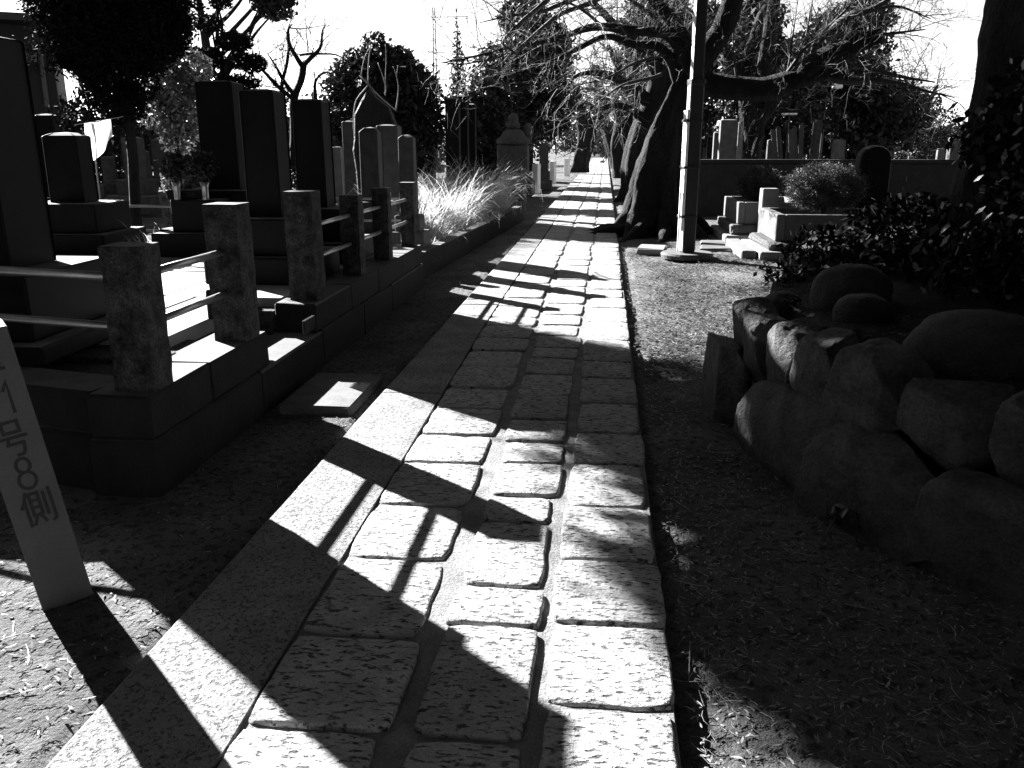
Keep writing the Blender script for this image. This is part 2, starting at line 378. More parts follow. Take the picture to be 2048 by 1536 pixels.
def rail(parent, a, b, r=.019):
    o = mo('rail', *tube([a, b], r, 10), M['steel'], parent, smooth=False); o.location = -parent.location
    o.data.polygons.foreach_set('use_smooth', [True] * len(o.data.polygons)); return o
f1 = empty('post_and_rail_fence', (-2.09, 3.58, .42)); tag(f1, 'near corner fence of two thick rough granite posts joined by steel tube rails', 'fence', 'granite post fences around the near plot')
post(f1, -2.09, 3.59, .195, .645, sd=1); post(f1, -2.09, 4.62, .205, .755, sd=5)
for z in (.925, .695): rail(f1, (-2.09, 3.68, z), (-2.09, 4.53, z)); rail(f1, (-2.18, 3.6, z), (-5.9, 4.42, z))
post(f1, -5.95, 4.43, .2, .645, sd=9)
f2 = empty('post_and_rail_fence', (-2.1, 5.9, .42)); tag(f2, 'farther fence run of four rough granite posts, nearest one tallest, with steel rails', 'fence', 'granite post fences around the near plot')
for y, wd, h, s in ((5.93, .215, .755, 12), (7.12, .17, .66, 17), (8.12, .165, .67, 23), (9.25, .16, .675, 31)): post(f2, -2.12, y, wd, h, sd=s)
for a, b in ((6.04, 7.03), (7.21, 8.03), (8.21, 9.16)):
    for z in (.925, .69): rail(f2, (-2.12, a, z), (-2.12, b, z), .017)
for z in (.925, .69): rail(f2, (-2.2, 9.25, z), (-4.2, 9.3, z), .014)
f3 = empty('rear_rail_fence', (-4.4, 9.6, .42)); tag(f3, 'pair of bright steel rails crossing behind the squat tombstone on the left', 'fence')
post(f3, -4.35, 9.6, .15, .62, sd=41); post(f3, -7.4, 9.6, .15, .62, sd=44)
for z in (.80, .52): rail(f3, (-4.4, 9.6, z), (-7.35, 9.6, z), .016)

# ------------------------------------------------------------------ tombstones
def pillar_mesh(w_, d_, h, dome=.02, b=.014, taper=.02):
    V = []; F = []; n = 0; prof = [(1.0, 0), (1 - taper, h - b), (1 - taper - b / w_ * 1.6, h)]
    for s, z in prof:
        for sx, sy in ((-1, -1), (1, -1), (1, 1), (-1, 1)):
            e = b * .7
            for k in (0, 1):
                # clipped corner
                ex = (e if (k == (0 if sx * sy > 0 else 1)) else 0); ey = e - ex
                V.append((sx * (w_ / 2 * s - ex), sy * (d_ / 2 * s - ey), z))
    for i in range(2):
        for k in range(8): F.append([i * 8 + k, i * 8 + (k + 1) % 8, (i + 1) * 8 + (k + 1) % 8, (i + 1) * 8 + k])
    o = 24
    for s in (.6,):
        for k in range(8): x, y, z = V[16 + k]; V.append((x * s, y * s, h + dome * .75))
    V.append((0, 0, h + dome))
    for k in range(8): F.append([16 + k, 16 + (k + 1) % 8, 24 + (k + 1) % 8, 24 + k]); F.append([24 + k, 24 + (k + 1) % 8, 32])
    return V, F
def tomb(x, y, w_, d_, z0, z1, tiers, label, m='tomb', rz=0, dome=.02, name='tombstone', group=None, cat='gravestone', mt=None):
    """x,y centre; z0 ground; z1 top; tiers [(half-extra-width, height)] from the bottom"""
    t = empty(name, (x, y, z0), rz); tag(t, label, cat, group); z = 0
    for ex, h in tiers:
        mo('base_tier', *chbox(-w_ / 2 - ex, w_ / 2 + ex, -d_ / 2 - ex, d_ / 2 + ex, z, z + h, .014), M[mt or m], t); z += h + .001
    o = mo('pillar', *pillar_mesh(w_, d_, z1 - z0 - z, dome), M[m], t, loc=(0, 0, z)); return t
tomb(-3.3, 4.35, .42, .42, .42, 2.03, [(.30, .1), (.2, .34)], 'tall black tombstone at the left edge, nearest of the dark pillars', rz=R(2))
tomb(-5.66, 8.78, .38, .30, .42, 1.585, [(.33, .18), (.22, .3)], 'squat black tombstone with slightly domed top beside the white cloth', rz=R(3), dome=.035)
t3 = tomb(-3.99, 8.93, .40, .38, .42, 2.11, [(.36, .24), (.24, .38)], 'tallest black tombstone pillar behind the two flower vases', rz=R(2))
tomb(-2.72, 6.86, .285, .3, .42, 1.90, [(.28, .22), (.17, .29)], 'slim black tombstone just behind the tall gate post, middle of three')
tomb(-2.74, 8.08, .285, .29, .42, 1.885, [(.3, .2), (.18, .3)], 'slim black tombstone to the right of its twin, nearest the fence run')
# offering stone with vases
os_ = empty('offering_stone', (-4.02, 8.2, .42)); tag(os_, 'low black offering stone with stepped top in front of the tallest tombstone', 'stone block')
mo('base_tier', *chbox(-.4, .55, -.2, .3, 0, .235, .012), M['tomb'], os_); mo('upper_block', *chbox(-.24, .26, -.06, .26, .236, .55, .012), M['tomb'], os_)
mo('incense_block', *chbox(-.30, .02, -.0, .24, .551, .64, .012), M['tomb'], os_)
def vase(x, y, z, label):
    v = empty('flower_vase', (x, y, z)); tag(v, label, 'vase', 'flower vases on the offering stone')
    mo('body', *lathe([(.03, 0), (.034, .01), (.03, .03), (.034, .12), (.045, .17), (.04, .17), (.03, .14)], 14), M['steel'], v, smooth=True)
    st = join([tube([(0, 0, .1), (random.uniform(-.05, .05), random.uniform(-.05, .05), .26), (random.uniform(-.11, .11), random.uniform(-.1, .1), random.uniform(.3, .42))], .0035, 4) for k in range(9)])
    mo('stems', *st, M['leaf'], v)
    V, F = leafcloud([(0, 0, .33, .12, .1, .12)], 420, .028, .5); ob('flowers', fastmesh('flowers', V, F, M['leaf']), v)
vase(-4.17, 8.14, .972, 'metal flower vase with dark drooping flowers, left of the pair'); vase(-3.88, 8.14, .972, 'metal flower vase with dark drooping flowers, right of the pair')
mo_ = tag(mo('marker_block', *chbox(-.07, .07, -.07, .07, 0, .19, .01), M['tomb'], None, loc=(-2.42, 5.15, .425)), 'small black stone block standing on the white slabs behind the second fence post', 'stone block')
tag(mo('fallen_slab', *chbox(-.14, .14, -.05, .05, 0, .2, .01), M['tomb2'], None, loc=(-2.45, 7.2, .425)), 'small upright grey stone between the farther fence posts', 'stone block')

mo('entrance_step', *chbox(-2.49, -2.3, 4.84, 5.68, .0, .2, .01), M['kerb'], pf)
G2 = 'tombstones standing beyond the near plot'
tomb(-3.01, 11.12, .25, .26, .1, 1.66, [(.26, .28), (.12, .4)], 'dark weathered tombstone with a rough top, leftmost of the three behind the fence', 'tomb2', group=G2, dome=.05)
tomb(-3.02, 12.15, .31, .3, .1, 1.745, [(.2, .3)], 'taller grey tombstone between two smaller ones behind the fence', 'sidestone', group=G2)
tomb(-2.42, 10.62, .195, .2, .1, 1.58, [(.12, .35), (.06, .2)], 'narrow stained tombstone with bright left edge beside the silver grass', 'sidestone', group=G2, dome=.03)
tomb(-4.31, 14.6, .21, .22, 0, 1.86, [(.1, .3)], 'dark slim pillar stone left of the pointed natural slab', 'tomb2', group=G2)
tomb(-4.07, 13.1, .14, .14, 0, 1.456, [(.05, .2)], 'small pale square stone post left of the pointed slab', 'concrete', group=G2, dome=.005)
tomb(-2.97, 17.1, .27, .3, 0, 2.335, [(.3, .4), (.15, .35)], 'tall black tombstone, frontmost of the close group behind the silver grass', group=G2, dome=.04)
tomb(-2.98, 18.1, .31, .3, 0, 2.43, [(.25, .4)], 'tallest black tombstone rising behind its neighbour beyond the silver grass', group=G2, dome=.04)
tomb(-2.91, 19.1, .19, .3, 0, 2.32, [(.25, .4)], 'dark tombstone at the right of the close group beyond the silver grass', group=G2, dome=.02)
# rough pointed slab
def slabmesh(prof, depth, sd, m, amp=.02, nd=3):
    """outline polygon (x,z) extruded in y with rough rounded edges"""
    n = len(prof); V = []; F = []
    cx = sum(p[0] for p in prof) / n; cz = sum(p[1] for p in prof) / n
    layers = [(-depth / 2, .93), (-depth / 2 * .75, 1.0), (0, 1.02), (depth / 2 * .75, 1.0), (depth / 2, .93)]
    for y, s in layers:
        for x, z in prof: V.append((cx + (x - cx) * s + amp * noise.noise(Vector((x * 6, y * 6 + sd, z * 6))), y, max(0, cz + (z - cz) * s) + amp * noise.noise(Vector((x * 6, y * 6 + sd + 9, z * 6)))))
    for i in range(len(layers) - 1):
        for k in range(n): F.append([i * n + k, i * n + (k + 1) % n, (i + 1) * n + (k + 1) % n, (i + 1) * n + k][::-1])
    F.append(list(range(n))); F.append([(len(layers) - 1) * n + k for k in range(n)][::-1]); return V, F
def resamp(P, n):
    P = [Vector(p) for p in P]; out_ = []
    for i in range(len(P)):
        a, b = P[i], P[(i + 1) % len(P)]
        for k in range(n): out_.append(tuple(a.lerp(b, k / n)))
    return out_
ns = empty('natural_stone_slab', (-3.3, 12.6, .1)); tag(ns, 'big rough natural stone slab rising to a point, with a bright left rim', 'gravestone')
mo('slab', *slabmesh(resamp([(-.30, .45), (.32, .45), (.33, 1.1), (.27, 1.68), (.18, 1.9), (.02, 2.02), (-.08, 2.17), (-.2, 2.02), (-.31, 1.8), (-.36, 1.3)], 3), .2, 3, None), M['slate'], ns)
mo('base_stone', *chbox(-.5, .5, -.3, .3, 0, .46, .04, .02), M['slate'], ns)
ra = empty('round_headed_stone', (-4.17, 20, 0)); tag(ra, 'broad black round-headed stone behind the narrow stained tombstone', 'gravestone')
mo('slab', *slabmesh([(-.25, .3), (.25, .3)] + [(.26 * math.cos(t), 1.66 + .25 * math.sin(t)) for t in np.linspace(0, math.pi, 12)], .22, 3, None, .004), M['tomb'], ra)
mo('base_stone', *chbox(-.4, .4, -.25, .25, 0, .31, .02), M['tomb'], ra)
# ------------------------------------------------------------------ writing strokes for the marker posts (unit cell: x 0..1, y 0..1 up)
def arc(cx, cy, rx, ry, a0, a1, n=14): return [(cx + rx * math.cos(R(a0 + (a1 - a0) * k / n)), cy + ry * math.sin(R(a0 + (a1 - a0) * k / n))) for k in range(n + 1)]
GL = {
 '1': [[(.34, .72), (.55, .97), (.55, .03)]],
 '8': [arc(.5, .74, .23, .21, 0, 360, 20), arc(.5, .29, .29, .25, 0, 360, 22)],
 '6': [arc(.5, .3, .27, .26, 0, 360, 20), [(.24, .34), (.33, .68), (.6, .97)]],
 'go': [[(.24, .95), (.76, .95), (.76, .66), (.24, .66), (.24, .95)], [(.08, .52), (.92, .52)], [(.34, .52), (.28, .34), (.78, .34)], [(.78, .34), (.76, .14), (.68, .03), (.5, .02)]],
 'gawa': [[(.24, .97), (.14, .72), (.04, .58)], [(.16, .70), (.16, .03)], [(.32, .92), (.58, .92), (.58, .3), (.32, .3), (.32, .92)], [(.32, .72), (.58, .72)], [(.32, .52), (.58, .52)], [(.40, .28), (.28, .05)], [(.50, .28), (.62, .07)], [(.74, .88), (.74, .26)], [(.93, .97), (.93, .08), (.84, .03)]],
 'shu': [[(.05, .88), (.3, .95)], [(.02, .7), (.36, .7)], [(.19, .92), (.19, .03)], [(.19, .6), (.03, .35)], [(.45, .93), (.95, .93)], [(.48, .78), (.92, .78), (.92, .38), (.48, .38), (.48, .78)], [(.48, .58), (.92, .58)], [(.70, .93), (.70, .08)], [(.5, .22), (.9, .22)], [(.42, .06), (.98, .06)]],
 'otsu': [[(.2, .9), (.8, .9), (.3, .3), (.3, .12), (.85, .1), (.88, .28)]],
 'kou': [[(.2, .93), (.8, .93), (.8, .42), (.2, .42), (.2, .93)], [(.2, .68), (.8, .68)], [(.5, .93), (.5, .02)]],
}
def ribbon(pts, w_, y=0.0):
    V = []; F = []; n = len(pts); P = [Vector(p) for p in pts]; closed = (P[0] - P[-1]).length < 1e-4
    for i in range(n):
        a = P[i - 1] if i > 0 else (P[-2] if closed else P[0]); b = P[i + 1] if i < n - 1 else (P[1] if closed else P[-1])
        d1 = (P[i] - a).normalized() if (P[i] - a).length > 1e-6 else (b - P[i]).normalized(); d2 = (b - P[i]).normalized() if (b - P[i]).length > 1e-6 else d1
        t = (d1 + d2).normalized(); nn = Vector((-t.y, t.x)); s = w_ / 2 / max(.5, nn.dot(Vector((-d1.y, d1.x))))
        ext = Vector((0, 0))
        if not closed and i == 0: ext = -d2 * w_ * .4
        if not closed and i == n - 1: ext = d1 * w_ * .4
        for sgn in (1, -1): q = P[i] + nn * s * sgn + ext; V.append((q.x, y, q.y))
    for i in range(n - 1): F.append([2 * i, 2 * i + 1, 2 * i + 3, 2 * i + 2])
    return V, F
def glyphs(cells, y, sw):
    """cells: (key, x0, z0, w, h)"""
    parts = []
    for key, x0, z0, w_, h in cells:
        for k_, st in enumerate(GL[key]): parts.append(ribbon([(x0 + p[0] * w_, z0 + p[1] * h) for p in st], sw, y - .0002 * k_))
    return join(parts)
# near leaning marker post, lower left
mp_ = empty('section_marker_post', (-1.885, 2.55, -.06)); tag(mp_, 'white leaning square post lettered in black at the lower left corner', 'marker post')
mp_.rotation_euler = (R(-1), R(-7.5), R(41))
H_ = 1.0
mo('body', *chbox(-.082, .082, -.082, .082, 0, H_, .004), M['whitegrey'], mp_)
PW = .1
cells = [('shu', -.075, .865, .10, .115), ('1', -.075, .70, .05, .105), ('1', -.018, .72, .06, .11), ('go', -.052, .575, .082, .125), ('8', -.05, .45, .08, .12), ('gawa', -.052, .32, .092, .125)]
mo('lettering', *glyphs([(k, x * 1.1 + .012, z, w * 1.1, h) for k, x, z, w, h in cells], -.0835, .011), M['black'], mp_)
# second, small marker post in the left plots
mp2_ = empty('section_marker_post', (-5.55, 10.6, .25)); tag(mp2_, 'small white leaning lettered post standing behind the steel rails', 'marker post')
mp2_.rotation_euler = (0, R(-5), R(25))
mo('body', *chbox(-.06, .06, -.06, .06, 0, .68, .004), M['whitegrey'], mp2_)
mo('lettering', *glyphs([('kou', -.035, .53, .07, .08), ('1', -.05, .44, .05, .07), ('1', -.005, .44, .05, .07), ('go', -.035, .33, .07, .09), ('6', -.035, .22, .07, .09), ('gawa', -.035, .11, .07, .09)], -.0615, .009), M['black'], mp2_)
# marker posts further along the path
def wpost(x, y, w_, h, label, m='white', rt=0, cyl=False):
    if cyl: v, f = lathe([(w_ / 2, 0), (w_ / 2, h - .01), (w_ / 2 - .01, h)], 16)
    else: v, f = chbox(-w_ / 2, w_ / 2, -w_ / 2, w_ / 2, 0, h, .006)
    p = empty('kerb_marker_post', (x, y, 0), rt); tag(p, label, 'marker post', 'white marker posts along the path'); mo('shaft', v, f, M[m], p); mo('cap', *chbox(-w_ / 2 - .004, w_ / 2 + .004, -w_ / 2 - .004, w_ / 2 + .004, h - .02, h + .006, .004), M[m], p) if not cyl else None
    return p
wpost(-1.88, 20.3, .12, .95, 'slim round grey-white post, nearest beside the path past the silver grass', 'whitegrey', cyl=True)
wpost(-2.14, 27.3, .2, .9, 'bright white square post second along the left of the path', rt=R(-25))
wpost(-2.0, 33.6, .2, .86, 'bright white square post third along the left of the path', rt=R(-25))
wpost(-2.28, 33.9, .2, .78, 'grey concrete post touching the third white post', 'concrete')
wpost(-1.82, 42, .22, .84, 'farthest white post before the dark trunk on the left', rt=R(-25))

# low kerb and beds beyond the near plot
lk = empty('low_kerb', (-2.2, 9.6, 0)); tag(lk, 'long low stone kerb running from the last fence post past the silver grass', 'kerb')
blocks(lk, ((-2.13, 9.45), (-1.68, 18.2)), [0, 1.5, 3.2, 4.9, 6.4, 8.7], -.1, .26, .16, M['kerb'])
tag(mo('planting_bed', *chbox(-9, -2.3, 9.4, 18.5, -.1, .1, .02), M['soil'], None), kind='structure')
tomb(-2.33, 10.1, .12, .12, .1, .78, [(.02, .1)], 'short weathered stone stub beside the last fence post', 'tomb2', name='stone_stub', cat='stone post')
pw = empty('low_plot_wall', (-2.4, 21, 0)); tag(pw, 'dark low block wall of the plot behind the slim round post', 'wall')
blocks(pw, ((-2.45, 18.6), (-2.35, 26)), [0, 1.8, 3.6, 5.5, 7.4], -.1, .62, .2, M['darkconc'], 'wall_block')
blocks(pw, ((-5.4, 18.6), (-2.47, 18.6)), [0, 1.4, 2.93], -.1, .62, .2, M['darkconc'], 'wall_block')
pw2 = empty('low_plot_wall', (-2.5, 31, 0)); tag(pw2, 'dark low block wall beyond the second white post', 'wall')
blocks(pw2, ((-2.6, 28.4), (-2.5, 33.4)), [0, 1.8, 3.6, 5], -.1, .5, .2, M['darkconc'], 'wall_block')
# stupa shaped monument
sp = empty('stupa_monument', (-2.75, 26.2, 0)); tag(sp, 'massive dark stupa monument with round shoulders and knob finial beyond the silver grass', 'monument')
mo('base_tier', *chbox(-.62, .62, -.55, .55, 0, .5, .02), M['tomb2'], sp); mo('body', *chbox(-.45, .45, -.4, .4, .5, 1.5, .05), M['tomb2'], sp)
mo('roof_stone', *lathe([(.5, 1.5), (.52, 1.6), (.38, 1.72), (.3, 1.86), (.17, 1.93)], 20), M['tomb2'], sp, smooth=True)
mo('finial', *lathe([(.12, 1.92), (.2, 1.98), (.21, 2.08), (.14, 2.14), (.16, 2.2), (.15, 2.3), (.04, 2.38)], 18), M['tomb2'], sp, smooth=True)
mo('knob', *lathe([(.1, 1.6), (.16, 1.8), (.16, 1.95), (.1, 2.06), (.03, 2.1)], 16, (.42, .3, 0)), M['tomb2'], sp, smooth=True)
tomb(-2.1, 30, .29, .3, 0, 1.44, [(.14, .3), (.06, .3)], 'grey tombstone with lit shoulders behind the second white post', 'tomb2', name='tombstone', dome=.1)

# stone slab lid beside the strip
tag(mo('gutter_slab', *chbox(-1.90, -1.455, 4.67, 5.4, -.1, .008, .012, .006), M['sidestone'], None), 'thick granite slab lying on the soil between kerb wall and concrete strip', 'slab')

# white cloth hung between poles
cl = empty('hanging_cloth', (-5.66, 9.3, 1.12)); tag(cl, 'white cloth hanging crookedly from a thin slanting pole above the tombstones', 'cloth')
V = []; F = []; nu, nv = 10, 12
for j in range(nv + 1):
    for i in range(nu + 1):
        u, v = i / nu, j / nv
        x = -.10 + .31 * u + .10 * v * (u - .35); z = .60 + .05 * u - v * (.40 - .30 * max(0, u - .25) * v) - .05 * v * (1 - u)
        V.append((x - .03 * v, .035 * math.sin(u * 9 + v * 3) * (.3 + v), z))
for j in range(nv):
    for i in range(nu): a = j * (nu + 1) + i; F.append([a, a + 1, a + nu + 2, a + nu + 1])
mo('cloth', V, F, M['cloth'], cl, smooth=True)
mo('pole', *tube([(-.22, 0, .585), (.36, 0, .67)], .005, 6), M['steel'], cl); mo('upright', *tube([(-.05, .03, -1.0), (-.04, .03, .62)], .008, 6), M['steel'], cl)

# ------------------------------------------------------------------ lamp post
lp = empty('lamp_post', (1.16, 12.05, -.02), R(14)); tag(lp, 'square black lamp post with a white-lit board strapped to its left side', 'lamp post')
mo('footing', *lathe([(.35, 0), (.36, .05), (.34, .075)], 32), M['plantercon'], lp)
def sq(w_, z0, z1, x=0): return chbox(x - w_ / 2, x + w_ / 2, -w_ / 2, w_ / 2, z0, z1, .008)
mo('lower_shaft', *sq(.165, .07, 2.32), M['pole'], lp, loc=(.0, 0, 0)); mo('upper_shaft', *sq(.125, 2.321, 7.0), M['pole'], lp)
mo('collar', *sq(.19, 2.27, 2.34), M['pole'], lp)
for c in list(lp.children):
    pass
lb = mo('side_board', *chbox(-.035, .0, -.09, .07, .38, 1.95, .004), M['white'], lp, loc=(-.092, 0, 0)); mo('board_strip', *chbox(-.004, .012, -.085, .06, .1, .5, .002), M['white'], lp, loc=(-.098, 0, 0)); mo('lath', *chbox(-.01, .01, -.05, -.03, .1, .9, .003), M['white'], lp, loc=(-.15, 0, 0))
mo('white_edge', *chbox(-.006, .0, -.05, .05, 2.34, 7.0, .002), M['white'], lp, loc=(-.0655, 0, 0))
mo('edge_plate', *chbox(-.01, .0, -.06, .06, 1.96, 2.27, .002), M['white'], lp, loc=(-.0835, 0, 0))
for z_ in (.55, 1.2, 1.8): mo('strap', *chbox(-.14, .09, -.1, .09, z_, z_ + .035, .004), M['pole'], lp)
mo('cable', *tube([(.09, -.05, .1), (.092, -.052, 2.2), (.07, -.05, 2.4), (.072, -.05, 6.9)], .008, 6), M['pole'], lp)
tag(mo('flat_stone', *chbox(-.2, .2, -.3, .3, -.03, .07, .02, .01), M['concrete'], None, loc=(.72, 12.75, -.02), rot=(0, 0, R(-8))), 'pale flat stone block lying on the soil left of the lamp post', 'stone block')
for k, (x, y, sx, sy) in enumerate([(1.75, 13.0, .22, .25), (1.8, 13.75, .2, .2), (2.35, 12.9, .3, .3)]):
    tag(mo('stepping_stone', *chbox(-sx, sx, -sy, sy, -.05, .045, .02, .012), M['plantercon'], None, loc=(x - .08, y, -.02), rot=(0, 0, R(-6))), ['flat stepping stone right behind the lamp post', 'farther flat stepping stone behind the lamp post', 'wide pale stepping stone by the shrub planters'][k], 'stepping stone')

# ------------------------------------------------------------------ right side: long wall, planters, clipped shrubs
rw = empty('long_boundary_wall', (1.3, 19.2, 0)); tag(rw, 'long dark smooth wall crossing behind the lamp post and clipped shrubs', 'wall')
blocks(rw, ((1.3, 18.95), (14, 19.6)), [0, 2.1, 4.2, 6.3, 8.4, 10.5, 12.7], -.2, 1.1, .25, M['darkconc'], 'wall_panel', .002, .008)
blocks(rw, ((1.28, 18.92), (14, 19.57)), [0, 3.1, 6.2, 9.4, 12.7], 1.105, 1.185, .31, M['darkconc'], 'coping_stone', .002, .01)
def ringbox(x0, x1, y0, y1, z0, z1, t, m, parent, name):
    for b in ((x0, x0 + t, y0, y1), (x1 - t, x1, y0, y1), (x0 + t + .002, x1 - t - .002, y0, y0 + t), (x0 + t + .002, x1 - t - .002, y1 - t, y1)): mo(name, *chbox(*b, z0, z1, .01), M[m], parent)
pa = empty('stone_planter', (0, 0, 0)); tag(pa, 'farther raised stone planter with sunlit left side and rough lower steps', 'planter', 'raised stone planters by the long wall')
ringbox(2.1, 3.2, 13.9, 15.6, .28, .62, .1, 'plantercon', pa, 'kerb_stone'); mo('bed_soil', *chbox(2.2, 3.1, 14.0, 15.5, .2, .5, .01), M['soil'], pa)
mo('rough_course', *chbox(2.0, 3.3, 13.82, 15.7, .12, .278, .03, .015), M['rock'], pa); mo('footing_course', *chbox(1.9, 3.3, 13.72, 15.7, -.05, .118, .02, .006), M['concrete'], pa)
pb = empty('stone_planter', (0, 0, 0)); tag(pb, 'nearer raised stone planter with sunlit left side, partly behind the leafy bushes', 'planter', 'raised stone planters by the long wall')
ringbox(2.33, 4.4, 12.0, 13.4, .22, .58, .12, 'plantercon', pb, 'kerb_stone'); mo('bed_soil', *chbox(2.45, 4.28, 12.1, 13.3, .15, .46, .01), M['soil'], pb)
mo('rough_course', *chbox(2.22, 4.5, 11.9, 13.45, .1, .218, .03, .02), M['rock'], pb); mo('footing_course', *chbox(2.1, 4.5, 11.75, 13.5, -.05, .098, .02, .006), M['concrete'], pb)
tag(mo('planter_pier', *chbox(-.12, .12, -.14, .14, 0, .85, .012), M['concrete'], None, loc=(2.5, 13.62, 0)), 'short square stone pier between the two shrub planters', 'stone post')
pcc = empty('corner_kerb', (0, 0, 0)); tag(pcc, 'low pale kerb step before the nearer planter', 'kerb'); mo('kerb_stone', *chbox(1.88, 2.08, 11.9, 13.5, -.05, .1, .015), M['concrete'], pcc)
def clipped(x, y, z, rx, ry, rz, n, label):
    s = empty('clipped_shrub', (x, y, z)); tag(s, label, 'shrub', 'clipped round shrubs in the planters')
    lob = [(0, 0, 0, rx, ry, rz)] + [(rx * .55 * math.cos(a), ry * .55 * math.sin(a), rz * .25 * math.sin(3 * a), rx * .5, ry * .5, rz * .6) for a in np.linspace(0, 6, 6)]
    V, F = leafcloud(lob, int(n * 2.6), .015, .35, .85); ob('foliage', fastmesh('foliage', V, F, M['greyleaf']), s)
    br = [tube([(0, 0, -rz - .1), (random.uniform(-.1, .1), random.uniform(-.1, .1), -rz * .4), (rx * .7 * math.cos(a), ry * .7 * math.sin(a), random.uniform(-.2, .5) * rz)], [.022, .014, .005], 5) for a in np.linspace(0, 6, 9)]
    mo('stems', *join(br), M['bark'], s)
clipped(2.52, 14.7, .86, .33, .34, .27, 9000, 'smaller clipped round shrub, left of the dark wide one'); clipped(3.15, 12.95, .90, .50, .42, .33, 15000, 'wide clipped round shrub in the middle of the nearer planter'); clipped(4.15, 14.9, .86, .3, .3, .3, 6000, 'clipped shrub just left of the round-headed stele')
st = empty('round_headed_stele', (3.97, 13.6, 0)); tag(st, 'black round-headed stele with sunlit left flank behind the leafy bushes', 'gravestone')
mo('slab', *slabmesh([(-.23, .3), (.23, .3)] + [(.225 * math.cos(t), 1.28 + .2 * math.sin(t)) for t in np.linspace(0, math.pi, 12)], .3, 3, None, .004), M['tomb'], st); mo('base_stone', *chbox(-.35, .35, -.25, .3, 0, .31, .02), M['tomb2'], st)
G4 = 'tombstones behind the long wall'
tomb(2.83, 21.15, .40, .38, 0, 2.035, [(.2, .5), (.1, .3)], 'large dark tombstone with bright left side above the long wall, right of the lamp post', group=G4, m='sidestone')
tomb(2.96, 24.2, .2, .3, 0, 1.79, [(.2, .5)], 'lower tombstone peeking out left of the large one above the wall', group=G4, m='sidestone')
tomb(3.27, 22.2, .13, .14, 0, 2.02, [(.1, .5)], 'slim pale post stone right of the large tombstone above the wall', group=G4, m='concrete')
tomb(3.86, 21.2, .22, .22, 0, 1.59, [(.2, .5)], 'small dark tombstone left of the leaning wooden tablets', group=G4, m='tomb2')
for k, (x, lean, h, y) in enumerate([(4.06, -13, 1.80, 20.5), (4.17, -11, 1.86, 20.7), (4.28, -7, 1.78, 20.4), (4.40, -7, 1.86, 20.6), (4.5, -3, 1.92, 20.8), (4.60, 3, 1.97, 20.4)]):
    t = empty('wooden_grave_tablet', (x, y, 0)); t.rotation_euler = (0, R(lean * .8), 0)
    tag(t, ['leftmost and most slanted wooden grave tablet above the wall', 'second wooden grave tablet from the left, sunlit along its edge', 'third wooden grave tablet, lower flat top', 'fourth wooden grave tablet with rounded top', 'fifth wooden grave tablet, nearly upright', 'widest upright wooden tablet with two columns of faint writing'][k], 'grave tablet', 'leaning wooden grave tablets')
    ww = .1 if k < 5 else .2
    mo('board', *chbox(-ww / 2, ww / 2, -.012, .012, 0, h, .004), M['wood'], t); mo('tip', *chbox(-ww / 2 * .6, ww / 2 * .6, -.012, .012, h + .001, h + .05, .01), M['wood'], t)
    if k == 5: mo('lettering', *glyphs([(['go', 'kou', 'shu'][q % 3], -.08, h - .12 - q * .11, .07, .09) for q in range(6)] + [('kou', .01, h - .12 - q * .12, .07, .09) for q in range(4)], -.0135, .008), M['black'], t)
# ------------------------------------------------------------------ right foreground: stone retaining wall, soil mound, boulders
rwall = empty('rubble_retaining_wall', (0, 0, 0)); tag(rwall, 'curved retaining wall of big rounded stones over long base blocks, right foreground', 'wall')
STN = [  # x, y, z, half along, half deep, half high, heading, lean, power
 (.745, 4.98, .17, .30, .10, .24, 88, 0, 4.5), (.90, 5.02, .42, .17, .13, .16, 78, 12, 3.2), (.895, 4.62, .44, .13, .13, .22, 74, 16, 3), (.965, 4.28, .46, .135, .14, .20, 66, 16, 3.6),
 (1.045, 3.93, .47, .145, .13, .20, 62, 14, 4.2), (1.17, 3.56, .48, .175, .14, .185, 55, 10, 4.4), (1.36, 3.24, .47, .165, .14, .18, 50, 8, 4.6), (1.58, 2.99, .47, .15, .14, .18, 44, 8, 4.4), (1.85, 2.80, .47, .17, .14, .18, 30, 8, 4),
 (.93, 4.00, .10, .36, .13, .235, 72, 5, 5), (1.16, 3.36, .10, .34, .14, .235, 60, 4, 5), (1.44, 2.93, .10, .26, .14, .23, 48, 4, 5), (1.8, 2.66, .1, .22, .13, .19, 26, 4, 5), (2.3, 2.6, .2, .35, .13, .3, 5, 4, 5)]
